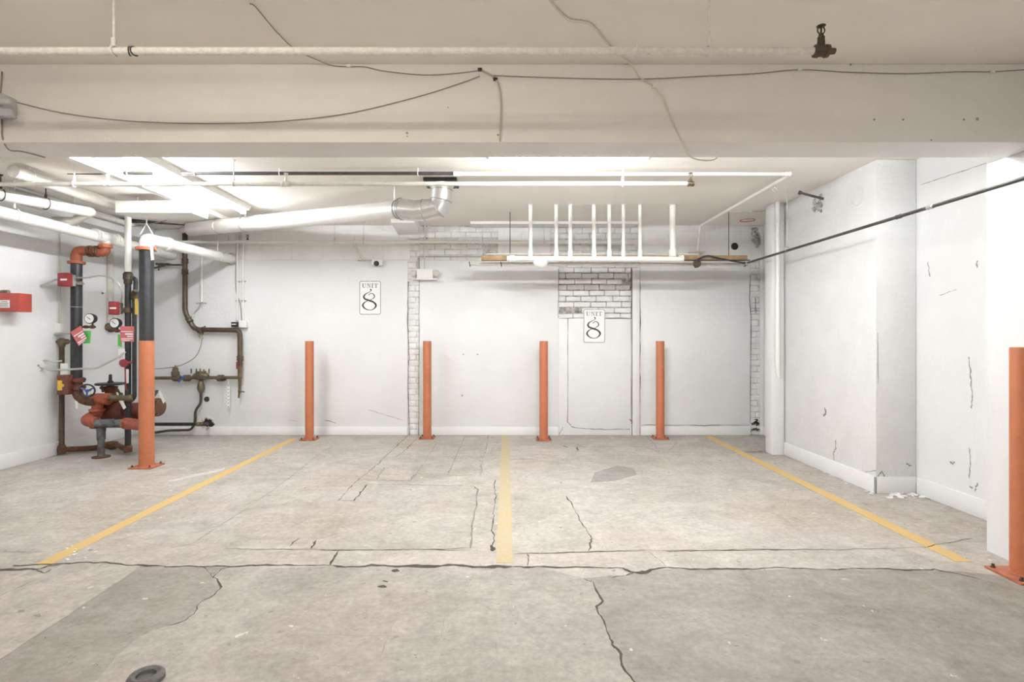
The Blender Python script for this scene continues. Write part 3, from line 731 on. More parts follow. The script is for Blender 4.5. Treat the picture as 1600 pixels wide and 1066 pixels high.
# black rod along right side
Xr, zr = 2.90, EYE+.886
t = pipe('black_conduit', [V(Xr,6.58,zr), V(Xr,2.2,zr)], .0125, 'steel', 'long black conduit running toward the camera along the right wall')
for y, m in ((6.55,'chrome'),(4.02,'steel'),(3.72,'chrome')):
    collar(t, V(Xr,y,zr), (0,1,0), .0125, .055, m)
b = NB(); p = V(Xr,5.62,zr); arcband(b, p+V(0,0,.018), (0,1,0), .022, .004, 0, 6.2, (0,0,1)); tube(b, [p+V(0,0,.04), V(p.x,p.y,CEIL)], .0045, 8); obj('hanger', b, 'conduit', t)
b = NB(); p = V(Xr,2.9,zr); arcband(b, p, (0,1,0), .016, .004, 0, 6.2, (0,0,1)); tube(b, [p+V(0,0,.015), V(p.x,p.y,EYE+1.525)], .0045, 8); obj('hanger', b, 'conduit', t)
b = NB(); tube(b, smooth([V(Xr,6.58,zr), P(1150,409,6.58), P(1120,403,6.58), P(1104,400,6.58), P(1088,407,6.58)], 6), .011, 8); obj('flexible_end', b, 'steel', t)
b = NB(); tube(b, [P(1068,406.6,6.56), P(1172,406.6,6.56)], .007, 8); obj('tie_rod', b, 'steel', t)
# short dark pole on pier top
t = pipe('stub_pipe', [onA(1287,311), onA(1287,311)+V(-.18,.08,.08)], .012, 'steel', 'short grey pipe stub poking out of a hole high on the right pier')
e = onA(1287,311)+V(-.18,.08,.08); b = NB(); lathe(b, e, (-.18,.08,.08), [(0,.02),(.03,.02)], 10); obj('cap', b, 'steel', t)
# white corner pipe on the casing
t = pipe('downpipe', [V(3.075,6.165,CEIL), V(3.075,6.165,EYE-.33), V(3.10,6.19,EYE-.45), V(3.12,6.215,EYE-.47)], .022, 'pvc', 'white vertical downpipe on the square casing in the right corner', fil=.05)
for z in (CEIL-.03, EYE+.85, EYE-.2):
    b = NB(); lathe(b, V(3.075,6.165,z-.015), (0,0,1), [(0,.026),(.03,.026)], 16); obj('strap', b, 'pvc', t)
# dark hole and bracket on back right
b = NB(); p = W(1148,385,7.462); lathe(b, p, (0,-1,0), [(0,.05),(.004,.048),(.005,.03)], 16)
o = single('pipe_hole', b, 'hole', 'round dark hole in the upper rear wall near the right corner', 'hole')

# ------------------------------------------------------------------ lamp fixtures
def fixture(a, b_, label, tubes=2, name='fluorescent_light', tm='tube', drop=0.):
    ceil = CEIL-drop-.001; a = Vector(a); b_ = Vector(b_); d = (b_-a).normalized(); s = d.cross(V(0,0,1)).normalized()
    t = thing(name, V((a.x+b_.x)/2,(a.y+b_.y)/2,ceil), label, 'light')
    b = NB(); w = .035 if drop else .085
    extrude_poly(b, [V(a.x,a.y,ceil)+s*w, V(a.x,a.y,ceil)-s*w, V(a.x,a.y,ceil-.05)-s*w*.7, V(a.x,a.y,ceil-.05)+s*w*.7], b_-a); obj('housing', b, 'white', t)
    for k in range(tubes):
        o = s*(.05 if k else -.05) if tubes > 1 else s*0
        b = NB(); tube(b, [V(a.x,a.y,ceil-.075)+o+d*.03, V(b_.x,b_.y,ceil-.075)+o-d*.03], .0165, 14); obj('tube', b, tm, t)
    for e, g in ((a,1),(b_,-1)):
        b = NB(); c = V(e.x,e.y,ceil-.06)+d*g*.015; q = s*(.07 if tubes > 1 else .03)
        extrude_poly(b, [c+q+V(0,0,.03)-d*.012, c-q+V(0,0,.03)-d*.012, c-q-V(0,0,.035)-d*.012, c+q-V(0,0,.035)-d*.012], d*.024); obj('lamp_holder', b, 'white', t)
    if drop:
        for e in (a.lerp(b_,.15), a.lerp(b_,.85)):
            b = NB(); tube(b, [V(e.x,e.y,ceil-.01), V(e.x,e.y,CEIL)], .006, 8); obj('hanger_rod', b, 'white', t)
    return t
fixture((-3.06,3.95,0), (-3.06,6.35,0), 'lit fluorescent strip on the ceiling above the left pipes', tubes=1)
fixture((-.15,3.95,0), (1.07,3.95,0), 'lit fluorescent strip hung from the ceiling just behind the beam', tm='tubeb', drop=.12)
fixture((1.7,3.62,0), (2.9,3.62,0), 'added unseen fill strip hung close behind the beam at the right', tm='tubec', drop=.14)  # unseen strip, added to brighten the right wall and rear bay ceiling
for x, y in ((-1.4,.9),(-1.4,-1.6),(2.0,-2.2)):
    fixture((x-.9,y,0), (x+.9,y,0), 'lit fluorescent strip on the near bay ceiling behind the camera', tm='tubew')['group'] = 'near bay strip lights'

# ------------------------------------------------------------------ small things on the rear wall
p = W(590,412)
t = thing('security_camera', V(p.x,BACK,p.z), 'small white security camera on the rear wall above the left UNIT sign', 'camera')
b = NB(); box(b, p+V(-.06,-.10,-.035), p+V(.085,0,.045), .014); obj('housing', b, 'white', t)
b = NB(); lathe(b, p+V(.008,-.098,-.012), (0,-1,0), [(0,.036),(.008,.036),(.014,.028),(.016,.018)], 20); obj('lens', b, 'black', t)
b = NB(); box(b, p+V(-.27,-.02,.036), p+V(-.03,0,.05), .003); obj('mount_bar', b, 'conduit', t)
b = NB(); tube(b, smooth([p+V(-.2,-.02,.05), p+V(-.27,-.02,.15), p+V(-.33,-.02,.28), p+V(-.28,-.1,.33)],6), .005, 6); tube(b, smooth([p+V(-.14,-.02,.05),p+V(-.22,-.02,.12),p+V(-.27,-.02,.2),p+V(-.3,-.02,.3)],6), .005, 6); obj('cable', b, 'cablew', t)
p = W(665,430)
t = thing('emergency_light', V(p.x,BACK,p.z-.06), 'white wall box with a lamp head on each side beside brick strip', 'light')
b = NB(); box(b, p+V(-.11,-.09,-.055), p+V(.11,.02,.075), .008); box(b, p+V(-.155,-.11,-.072), p+V(.165,.02,-.055), .003); obj('box_body', b, 'white', t)
for s in (-1,1):
    b = NB(); c = p+V(s*.155,-.07,.02); torus(b, c, (s*.4,-1,0), .036, .010, 22, 8); lathe(b, c, (s*.3,-1,0), [(-.02,.02),(.0,.034),(.004,.03)], 18); tube(b, [c, p+V(s*.1,-.04,.03)], .012, 8); obj('lamp_head', b, 'offw', t)
t = pipe('conduit', [V(W(664,0).x,7.44,CEIL), V(W(664,0).x,7.44,p.z+.07)], .012, 'offw', 'thin vertical conduit down the rear wall to the white wall box')
t = pipe('conduit', [V(W(653,0).x,7.44,p.z+.07), V(W(653,0).x,7.44,W(0,401).z), V(W(752,0).x,7.45,W(0,401).z)], .009, 'conduit', 'thin conduit from the wall box up and right toward the wooden board', fil=.05)
# two conduits to a control box near the bronze pipes
p = W(380,507)
t = thing('control_box', V(p.x,BACK,p.z-.05), 'white control box with a black face on the rear wall by bronze pipe', 'box')
b = NB(); box(b, p+V(-.03,-.07,-.045), p+V(.07,0,.05), .006); obj('box_body', b, 'white', t)
b = NB(); box(b, p+V(-.13,-.075,-.035), p+V(-.031,0,.03), .005); obj('meter', b, 'black', t)
b = NB(); box(b, p+V(-.12,-.077,-.006), p+V(-.06,-.074,.006)); obj('meter_label', b, 'paper', t)
for x, lb in ((372,'left one of two thin white conduits dropping to the control box'),(381,'right one of two thin white conduits dropping to the control box')):
    t = pipe('conduit', [V(W(x,0).x,7.43,CEIL), V(W(x,0).x,7.43,p.z+.05)], .012, 'white', lb)
    for yy in (378,440,470):
        b = NB(); c = V(W(x,0).x,7.43,W(0,yy).z); box(b, c+V(-.03,.0,-.008), c+V(.03,.02,.008)); torus(b, c, (0,0,1), .013, .002, 14, 6); obj('strap', b, 'conduit', t)
t = pipe('cable', smooth([V(W(370,0).x,7.44,W(0,380).z), V(W(369,0).x,7.44,W(0,450).z), V(W(376,0).x,7.44,W(0,475).z), V(W(378,0).x,7.44,p.z+.05)],6), .005, 'cabled', 'thin loose cable beside the two control box conduits', 'cable')
t = pipe('conduit', [W(315,352,7.43), W(315,472,7.43)], .015, 'white', 'white vertical conduit behind the bronze drain on the rear wall')
b = NB(); tube(b, smooth([W(315,472,7.43), W(310,482,7.43), W(303,490,7.43), W(299,502,7.4)],6), .009, 8); obj('flexible_end', b, 'conduit', t)
b = NB(); box(b, W(306,473,7.43), W(322,473.8,7.43)+V(0,.02,0)); obj('strap', b, 'conduit', t)

# ------------------------------------------------------------------ bronze pipework on rear wall
Z6 = 7.36
def bronze_pipe(pts, r, label, m='brown', fil=.06): return pipe('bronze_pipe', pts, r, m, label, fil=fil)
t = bronze_pipe([V(P(289,0,Z6).x,Z6,CEIL), P(289,488,Z6), P(304,515,Z6), P(375,516,Z6), P(375,572,Z6)], .033, 'dark brown drop pipe with an elbow on the rear wall left', fil=.07)
for q, d in ((P(289,408,Z6),(0,0,1)),(P(289,425,Z6),(0,0,1)),(P(296,500,Z6),(.5,0,-1)),(P(313,516,Z6),(1,0,0)),(P(375,560,Z6),(0,0,1))): collar(t, q, d, .033, .07, 'brown')
b = NB(); p = P(315,518,Z6); arcband(b, p, (1,0,0), .045, .009, -3,3,(0,0,1)); tube(b, [p+V(0,.0,.045), p+V(0,.17,.09)], .01, 8); tube(b, [p+V(.01,-.03,-.03),p+V(.03,-.03,-.10)], .008, 6); tube(b, [p+V(-.03,-.03,-.03),p+V(.0,-.03,-.09)], .008, 6); obj('clamp', b, 'bronze', t)
b = NB(); tube(b, [P(255,414,Z6), P(286,414,Z6)], .012, 8); box(b, P(243,411,Z6), P(262,414,Z6)+V(0,.15,0)); tube(b,[P(248,414,Z6),P(248,423,Z6)],.008,6); tube(b,[P(240,419,Z6),P(258,415,Z6)],.012,8); obj('bracket', b, 'brown', t)
b = NB(); box(b, P(270,349,Z6), P(288,353,Z6)+V(0,.15,0)); box(b, P(283,346,Z6-.03), P(302,350,Z6-.03)+V(0,.2,0)); obj('top_bracket', b, 'brown', t)
# backflow valve line
p0 = P(375,590,Z6)
t = thing('backflow_valve', P(314,600,Z6), 'bronze backflow valve assembly on a level line near the rear wall floor', 'valve')
b = NB(); tube(b, [P(232,591,Z6), P(372,590,Z6)], .022, 14); obj('pipe_run', b, 'bronze', t)
b = NB(); tube(b, [P(375,572,Z6), P(375,592,Z6)], .030, 14); tube(b, [P(375,590,Z6), P(374,612,Z6), P(373,622,Z6)], [.024,.014,.012], 12); cyl(b, P(374,612,Z6), P(382,612.5,Z6), .008, 8); lathe(b, P(374,612,Z6)-V(0,0,.02), (0,0,1), [(0,.018),(.04,.018)], 10); obj('drain_cock', b, 'bronze', t)
b = NB(); p = P(314,588,Z6); lathe(b, p-V(.10,0,0), (1,0,0), [(0,.028),(.02,.045),(.05,.05),(.10,.062),(.15,.05),(.18,.045),(.20,.028)], 20)
lathe(b, p+V(0,0,.02), (0,0,1), [(0,.06),(.03,.06),(.035,.066),(.048,.066),(.05,.03)], 20)
for dx in (-.12,-.05,.0,.05,.12): cyl(b, p+V(dx,-.02,.04), p+V(dx,-.02,.09+R.uniform(0,.02)), .009, 8)
obj('valve_body', b, 'bronze', t)
for x in (276,292,345): 
    b = NB(); q = P(x,591,Z6); lathe(b, q-V(.055,0,0), (1,0,0), [(0,.03),(.015,.034),(.02,.045),(.09,.045),(.095,.034),(.11,.03)], 16); obj('union', b, 'bronze', t)
b = NB(); q = P(274,586,Z6); lathe(b, q-V(0,0,.01), (0,0,1), [(0,.05),(.05,.052),(.06,.04),(.10,.034),(.115,.022),(.125,.010),(.14,.008)], 18); obj('pressure_regulator', b, 'bronze', t)
b = NB(); tube(b, [P(287,588,Z6-.05), P(279,597,Z6-.06)], .013, 8); cyl(b, P(287,588,Z6), P(287,588,Z6-.06), .014, 8); obj('lever', b, 'blue', t, label='blue lever handle')
b = NB(); tube(b, [P(345,593.5,Z6-.04), P(353,593.5,Z6-.04)], .013, 8); cyl(b, P(350,590,Z6), P(350,594,Z6-.05), .012, 8); obj('lever', b, 'black', t)
b = NB(); q = P(370.5,571,Z6-.03); box(b, q+V(-.012,-.006,-.05), q+V(.012,.006,.05), .003); obj('lever', b, 'red', t, label='red lever handle')
b = NB(); q = P(314,596,Z6); lathe(b, q-V(0,0,.16), (0,0,1), [(0,.022),(.02,.03),(.06,.048),(.11,.044),(.15,.028),(.17,.026)], 18); obj('relief_funnel', b, 'bronze', t)
b = NB(); tube(b, fillet([P(314,612,Z6), P(314,630,Z6), P(305,642,Z6), P(305,660,Z6), P(299,672,Z6), P(262,673,Z6), P(236,677,Z6)], .05), .017, 12); obj('relief_pipe', b, 'brown', t)
b = NB(); q = P(357,594,Z6-.02); tube(b, [q, P(357,600,Z6-.02)], .003, 6)
box(b, P(355,602,Z6-.02), P(358.6,637,Z6-.02)+V(0,.002,0)); obj('hanging_tag', b, 'paper', t, label='long white paper strip')
b = NB()
for k in range(7): q = P(356.8,603+k*5.4,Z6-.0225); box(b, q+V(-.006,-.001,-.006), q+V(.006,.001,.004))
obj('tag_marks', b, 'ink', t)
# drain pipe into broken hole
t = pipe('floor_drain_pipe', [P(225,663,7.2), P(322,663,7.2), P(326,662,7.45)], .022, 'blackpipe', 'dark level pipe entering a broken hole low in the rear wall', fil=.03)
collar(t, P(313,663,7.2), (1,0,0), .022, .09, 'bronze')
b = NB(); q = W(325,661,7.449)
for k in range(20):
    a = 2*math.pi*k/20
ring = [q+V(.085*math.cos(2*math.pi*k/22)*R.uniform(.8,1.15), 0, .075*math.sin(2*math.pi*k/22)*R.uniform(.8,1.15)) for k in range(22)]
extrude_poly(b, ring, (0,-.0015,0)); single('broken_hole', b, 'hole', 'ragged dark hole knocked through the rear wall around the drain pipe', 'hole')
b = NB()
for k in range(18):
    c = ring[k]; r = bmesh.ops.create_icosphere(b, subdivisions=1, radius=R.uniform(.012,.028), matrix=Matrix.Translation(c+V(0,.004,0)))
    for v in r['verts']: v.co.y = BACK-.012+(v.co.y-BACK)*.4
struct('rubble', b, 'offw', wall_back)
b = NB(); q = W(323,624,7.449); lathe(b, q, (0,-1,0), [(0,.038),(.003,.037),(.004,.03)], 20); single('round_hole', b, 'hole', 'small round black hole in the rear wall above the broken drain hole', 'hole')
t = pipe('cable', smooth([P(316,524,7.25), P(314,540,7.25), P(305,558,7.3), P(285,570,7.3), P(262,575,7.3), P(225,577,7.3)],6), .006, 'cabled', 'thin grey cable drooping left from the bronze pipe clamp', 'cable')

# ------------------------------------------------------------------ fire pipes on the left
ZR1 = 6.15
# overhead white main along the left wall + riser with orange primer elbows
tee = P(165,371,6.2)
t = thing('fire_main', V(tee.x,4.0,tee.z), 'thick white overhead pipe along the left wall feeding the orange elbow', 'pipe')
b = NB(); tube(b, [V(tee.x,3.4,tee.z), V(tee.x,BACK,tee.z-.02)], .055, 24); obj('pipe_run', b, 'white', t)
b = NB(); tube(b, [tee, tee-V(0,0,.10)], .052, 20); lathe(b, tee+V(0,-.11,0), (0,1,0), [(0,.056),(.01,.063),(.21,.063),(.22,.056)], 22); obj('tee', b, 'white', t)
for dy in (-.15,.15):
    b = NB(); coupling(b, tee+V(0,dy,0), (0,1,0), .055, .06); obj('coupling', b, 'white', t)
for y in (5.05, 5.75): hanger(t, V(tee.x,y,tee.z), .056, (0,1,0), 'white', CEIL-.05)
# riser with black pipe
r1 = P(119.5,420,ZR1); x1 = r1.x
t = thing('fire_riser', V(x1,ZR1,.6), 'black fire riser near the left wall with orange elbows on top', 'pipe')
b = NB(); tube(b, [V(x1,ZR1,P(0,411,ZR1).z), V(x1,ZR1,P(0,592,ZR1).z)], .056, 24); obj('riser_pipe', b, 'blackpipe', t)
b = NB(); tube(b, fillet([V(x1,ZR1,P(0,410,ZR1).z), V(x1,ZR1,P(0,392,ZR1).z), V(x1+.19,ZR1+.02,P(0,392,ZR1).z)], .10, 8), .055, 20)
tube(b, fillet([V(x1+.19,ZR1+.02,P(0,393,ZR1).z), V(tee.x,6.19,P(0,394,ZR1).z), tee-V(0,0,.09)], .10, 8), .05, 20)
lathe(b, V(x1,ZR1,P(0,413,ZR1).z), (0,0,1), [(0,.058),(.004,.085),(.03,.085),(.034,.06)], 22)
obj('elbow', b, 'redpri', t)
for dx in (.145,.215):
    b = NB(); coupling(b, V(x1+dx,ZR1+.02,P(0,392.5,ZR1).z), (1,.1,0), .05, .045); obj('coupling', b, 'rust', t)
b = NB(); coupling(b, tee-V(0,0,.10), (0,0,1), .052, .05); obj('coupling', b, 'redpeach', t)
b = NB(); torus(b, V(x1,ZR1,P(0,480,ZR1).z), (0,0,1), .057, .002, 24, 6); obj('mark_band', b, 'offw', t)
# lower end: clamps and reducer to the red tee
b = NB()
for yy in (594,606): coupling(b, V(x1+.01,ZR1-.0,P(0,yy,ZR1).z), (0,0,1), .058, .055)
obj('coupling', b, 'maroon', t)
b = NB(); tube(b, smooth([V(x1+.01,ZR1,P(0,592,ZR1).z), V(x1+.01,ZR1,P(0,612,ZR1).z), P(126,622,ZR1), P(138,627,ZR1), P(150,627,ZR1)],5), .052, 18); obj('lower_elbow', b, 'rust', t)
# flow switch boxes
def flow_switch(c, d, label, cw=.085, back=.06):
    c = Vector(c); t = thing('flow_switch', c-V(0,0,.07), label, 'switch')
    b = NB(); box(b, c+V(-cw*.7,-.075,-.075), c+V(cw*.7,.0,.075), .012); cv = obj('cover', b, 'red', t)
    b = NB(); box(b, c+V(-.02,-.078,-.01), c+V(.05,-.074,.008)); obj('plate', b, 'paper', cv)
    b = NB(); box(b, c+V(-cw*.6,.0,-.065), c+V(cw*.6,back,.065), .01); obj('housing', b, 'chrome', t)
    return t
t = flow_switch(P(106,438,ZR1-.13), 0, 'red flow switch box clamped on the black riser near the left wall')
b = NB(); q = V(x1,ZR1,P(0,443,ZR1).z); arcband(b, q, (0,0,1), .065, .012, -2.6, 2.6, (0,-1,0)); cyl(b, q+V(.03,-.06,.0), q+V(.10,-.04,.0), .022, 12); obj('clamp', b, 'chrome', t)

# second vertical: twin dark pipes under a white pipe
ZR3 = 6.2; x3 = P(200,0,ZR3).x; zt3 = P(0,432,ZR3).z
t = thing('test_riser', V(x3,ZR3,0), 'slim dark riser pair between black riser and thick bollard', 'pipe')
b = NB(); tube(b, [V(x3,ZR3,CEIL-.05), V(x3,ZR3,zt3)], .034, 16); obj('upper_pipe', b, 'white', t, label='white upper length')
b = NB(); tube(b, [V(x3,ZR3,zt3), V(x3,ZR3,.06)], .032, 16); obj('lower_pipe', b, 'blackpipe', t)
x3b = P(210,0,ZR3).x
b = NB(); tube(b, fillet([V(x3,ZR3,zt3-.02), V(x3b+.015,ZR3,zt3-.02), V(x3b+.015,ZR3,P(0,452,ZR3).z), V(x3b,ZR3,P(0,470,ZR3).z), V(x3b,ZR3,P(0,622,ZR3).z), V(x3,ZR3,P(0,630,ZR3).z)], .04), .023, 14); obj('bypass_pipe', b, 'blackpipe', t)
b = NB(); lathe(b, V(x3,ZR3,zt3-.09), (0,0,1), [(0,.036),(.01,.042),(.05,.042),(.055,.05),(.12,.05),(.13,.04),(.14,.036)], 18); lathe(b, V(x3,ZR3,zt3-.02), (1,0,0), [(0,.03),(.06,.03),(.065,.024)], 14); obj('tee', b, 'brown', t)
b = NB(); q = V(x3b+.01,ZR3,P(0,462,ZR3).z); lathe(b, q-V(0,0,.07), (0,0,1), [(0,.026),(.02,.035),(.05,.045),(.09,.04),(.12,.035),(.13,.026)], 16); cyl(b, q+V(0,-.02,0), q+V(.06,-.08,.05), .022, 12); obj('check_valve', b, 'brown', t)
b = NB(); lathe(b, V(x3,ZR3,P(0,490,ZR3).z), (0,0,1), [(0,.034),(.01,.043),(.06,.043),(.07,.034)], 16); cyl(b, V(x3,ZR3,P(0,485,ZR3).z), P(190,485,ZR3-.04), .02, 12); obj('side_outlet', b, 'brown', t)
b = NB(); q = P(211,475,ZR3-.05); box(b, q+V(.0,-.002,-.12), q+V(.03,.002,.06)); obj('tag', b, 'yellow', t, label='hanging yellow tag')
b = NB(); lathe(b, V(x3,ZR3,.03), (0,0,1), [(0,.04),(.03,.045),(.07,.043),(.08,.034)], 16); obj('floor_elbow', b, 'rust', t)
b = NB(); tube(b, [V(x3,ZR3,.055), P(180,694,6.5)], .03, 14); obj('floor_leg', b, 'rust', t)
flow_switch(P(182,482,ZR3-.10), 0, 'red flow switch box on the slim dark riser', .06)
b = NB()
pts = smooth([P(116,434,ZR1-.1), P(135,434,6.05), P(155,431,6.05), P(173,434,6.05), P(186,445,6.05), P(191,460,6.08), P(189,474,ZR3-.06)],6)
single('flexible_conduit', tube(b, pts, .0095, 8), 'conduit', 'grey flexible conduit arching between the two red flow switches', 'conduit')
b = NB(); pts = smooth([P(97,438,ZR1-.15), P(88,437,6.0), P(78,441,5.95), V(XL+.01,P(70,447,5.97).y,P(70,447,5.97).z)],6)
single('flexible_conduit', tube(b, pts, .010, 8), 'conduit', 'short grey flexible conduit from the riser switch to the left wall', 'conduit')
# gauges
def gauge(c, stub, label):
    c = Vector(c); t = thing('pressure_gauge', c-V(0,0,.06), label, 'gauge', None)
    b = NB(); lathe(b, c+V(0,.03,0), (0,-1,0), [(0,.05),(.03,.056),(.05,.058),(.056,.058),(.057,.051)], 28); cs_ = obj('case', b, 'black', t)
    b = NB(); lathe(b, c+V(0,-.0285,0), (0,-1,0), [(0,.050),(.001,.050)], 28); obj('dial', b, 'paper', cs_)
    b = NB(); tube(b, [c+V(.015,-.031,-.012), c+V(-.028,-.031,.02)], .003, 6); obj('needle', b, 'ink', cs_)
    b = NB(); s = Vector(stub); tube(b, [c+V(0,.02,-.05), V(c.x,c.y+.02,s.z), s], .011, 10); lathe(b, V(c.x+.03,c.y+.02,s.z), (-1,0,0), [(0,.012),(.02,.02),(.05,.02),(.06,.012),(.09,.018),(.12,.018),(.13,.012)], 12); obj('stem', b, 'rust', t)
    return t
gauge(P(142.5,498,ZR1-.05), P(124,511,ZR1-.02), 'round pressure gauge on the black riser above a red tag')
gauge(P(181.5,505,ZR3-.05), P(198,517,ZR3-.02), 'round pressure gauge on the slim dark riser above a red tag')
def tagcard(cs, m, label, marks=None, name='inspection_tag'):
    t = thing(name, cs[2], label, 'tag')
    b = NB(); extrude_poly(b, cs, (0,.002,0)); obj('card', b, m, t)
    if marks:
        b = NB(); o, ux, uz = cs[0], cs[1]-cs[0], cs[3]-cs[0]
        for (x0,y0,x1,y1) in marks:
            b.faces.new([b.verts.new(o+ux*x+uz*y+V(0,-.0012,0)) for x,y in ((x0,y0),(x1,y0),(x1,y1),(x0,y1))])
        obj('print', b, 'paper', t)
    return t
Zt = ZR1-.09
mk = [(.08,.32,.92,.37),(.35,.45,.92,.56),(.5,.62,.92,.70),(.08,.78,.92,.84),(.1,.9,.7,.94)]
tagcard([P(110,519,Zt),P(126,509,Zt),P(136,530,Zt),P(123,541,Zt)], 'tagred', 'tilted red and white inspection tag on the black riser', mk)
tagcard([P(130,517,Zt+.03),P(142,517,Zt+.03),P(141,537,Zt+.03),P(130,537,Zt+.03)], 'green', 'green tag hanging behind the tilted red tag')
Zt = ZR3-.09
tagcard([P(188,510,Zt),P(209.5,510,Zt),P(209,534,Zt),P(188,534,Zt)], 'tagred', 'upright red and white inspection tag on the slim dark riser', mk)
tagcard([P(184,523,Zt+.03),P(190,523,Zt+.03),P(190,542,Zt+.03),P(184,541,Zt+.03)], 'green', 'green tag hanging behind the upright red tag')
tagcard([P(184.5,545,Zt),P(195,545,Zt),P(195,561,Zt),P(185,561,Zt)], 'paper', 'small white tag below the upright red tag')
tagcard([P(94,568,Zt),P(106,568,Zt),P(106,586,Zt),P(94,586,Zt)], 'paper', 'small white tag on the drain pipe above the maroon switch box')
tagcard([P(117,618,Zt),P(122,618,Zt),P(122,638,Zt),P(118,639,Zt)], 'paper', 'narrow white tag dangling from the riser foot clamp')
tagcard([P(197,577,Zt),P(201,577,Zt),P(201,599,Zt),P(197,599,Zt)], 'paper', 'narrow white tag hanging on the slim riser near red knob')
tagcard([P(234,382,5.76),P(239,382,5.76),P(240.5,406,5.76),P(236,407,5.76)], 'paper', 'white tag hanging under the white elbow collar of the thick riser')

# drain with angle valve near the left wall
xd, Zd = -5.045, 6.2
xd = P(94,0,Zd).x if P(94,0,Zd).x > XL+.05 else XL+.055
zd = P(0,534,Zd).z
t = thing('drain_pipe', V(xd,Zd,0), 'brown drain pipe with a small handwheel valve hugging the left wall', 'pipe')
b = NB(); tube(b, [V(xd,Zd,zd), V(xd,Zd,.07)], .026, 14); obj('vertical_pipe', b, 'brown', t)
b = NB(); tube(b, fillet([V(xd,Zd,.06), P(150,700,6.45), P(178,695,6.5)], .04), .030, 14); obj('floor_pipe', b, 'rust', t)
b = NB(); lathe(b, V(xd,Zd,.02), (0,0,1), [(0,.04),(.05,.045),(.09,.036)], 14); obj('floor_elbow', b, 'rust', t)
b = NB(); lathe(b, P(172,696,6.47)-V(.05,0,0), (1,.1,0), [(0,.04),(.06,.05),(.12,.045)], 14); obj('floor_elbow', b, 'rust', t)
b = NB(); tube(b, [P(82,534,Zd), P(114,534,Zd-.02)], .017, 12); lathe(b, V(xd,Zd,zd-.06), (0,0,1), [(0,.03),(.02,.036),(.05,.045),(.08,.042),(.10,.02)], 16); lathe(b, P(99,534,Zd), (1,0,0), [(0,.02),(.01,.03),(.05,.03),(.06,.02)], 12); obj('angle_valve', b, 'bronze', t)
b = NB(); q = P(77.5,535,Zd-.06); torus(b, q, (1,-.6,0), .036, .006, 22, 6)
for k in range(3):
    a = 2*math.pi*k/3; tube(b, [q, q+V(.018*math.cos(a),.03*math.cos(a),.036*math.sin(a))], .004, 6)
tube(b, [q, P(84,534,Zd)], .008, 8); obj('handwheel', b, 'rust', t)
# supervisory switch box with yellow label, little handwheel
c = P(104,601,Zd-.12)
t = thing('valve_switch', c-V(0,0,.11), 'maroon valve switch box with yellow label beside the riser foot', 'switch')
b = NB(); box(b, c+V(-.063,-.06,-.11), c+V(.063,.06,.11), .008); obj('box_body', b, 'maroon', t)
b = NB(); box(b, c+V(-.05,-.063,-.06), c+V(.0,-.06,.05)); box(b, c+V(.0,-.063,-.02), c+V(.02,-.06,.01)); obj('label_plate', b, 'yellow', t)
q = P(136,611,ZR1-.13)
b = NB(); tube(b, [q, q+V(-.04,.1,0)], .012, 8); torus(b, q, (.5,-1,0), .07, .009, 30, 8); obj('handwheel', b, 'black', t)
b = NB()
for k in range(3):
    a = 2*math.pi*k/3+.5; tube(b, [q, q+V(.06*math.cos(a),.03*math.cos(a),.066*math.sin(a))], .009, 6)
lathe(b, q, (.5,-1,0), [(-.01,.018),(.01,.018)], 12); obj('spokes', b, 'blue', t, label='blue spokes')

# backflow preventer train: tee, level pipe, gate valve, check bodies, support foot
ZM = 6.07
t = thing('backflow_preventer', FL(158,715), 'rusty red fire pipe manifold with black wheel valve on a floor stand', 'valve')
b = NB(); tube(b, [P(148,662,ZM), P(196,662,ZM-.05)], .047, 22); obj('level_pipe', b, 'scuffed', t, label='scuffed black level length')
b = NB(); tube(b, fillet([P(150,661,ZM), P(132,657,ZM+.02), P(150,648,ZM+.15), P(152,640,ZM+.14)], .09, 8), .06, 20); tube(b, [P(152,647,ZM+.12), P(152,628,ZM+.12)], .055, 20); obj('left_elbow', b, 'redpri', t)
b = NB(); lathe(b, P(152,642,ZM+.12), (0,0,1), [(-.01,.06),(0,.082),(.022,.082),(.028,.06)], 22); lathe(b, P(152,636,ZM+.12), (0,0,1), [(0,.056),(.05,.058),(.09,.075),(.13,.075),(.15,.06)], 22); tube(b, [P(140,625,ZM+.1), P(166,622,ZM+.1)], .056, 18); obj('red_tee', b, 'redpri', t)
b = NB(); coupling(b, P(147,662,ZM), (1,0,0), .047, .05); obj('coupling', b, 'redpri', t)
b = NB(); coupling(b, P(199,662,ZM-.06), (1,-.2,0), .05, .07); obj('coupling', b, 'redpri', t)
b = NB(); coupling(b, P(168,624,ZM+.08), (1,0,0), .05, .05); obj('coupling', b, 'redpri', t)
b = NB(); tube(b, fillet([P(200,662,ZM-.06), P(216,664,5.88), P(229,664,5.86), P(229,640,5.86)], .1, 8), .06, 20); obj('right_elbow', b, 'redpri', t)
b = NB(); tube(b, [P(170,622,ZM+.05), P(203,622,ZM+.1)], .03, 14); lathe(b, P(196,622,ZM+.1), (1,0,0), [(0,.032),(.02,.042),(.07,.042),(.08,.03)], 16); obj('cross_pipe', b, 'bronze', t)
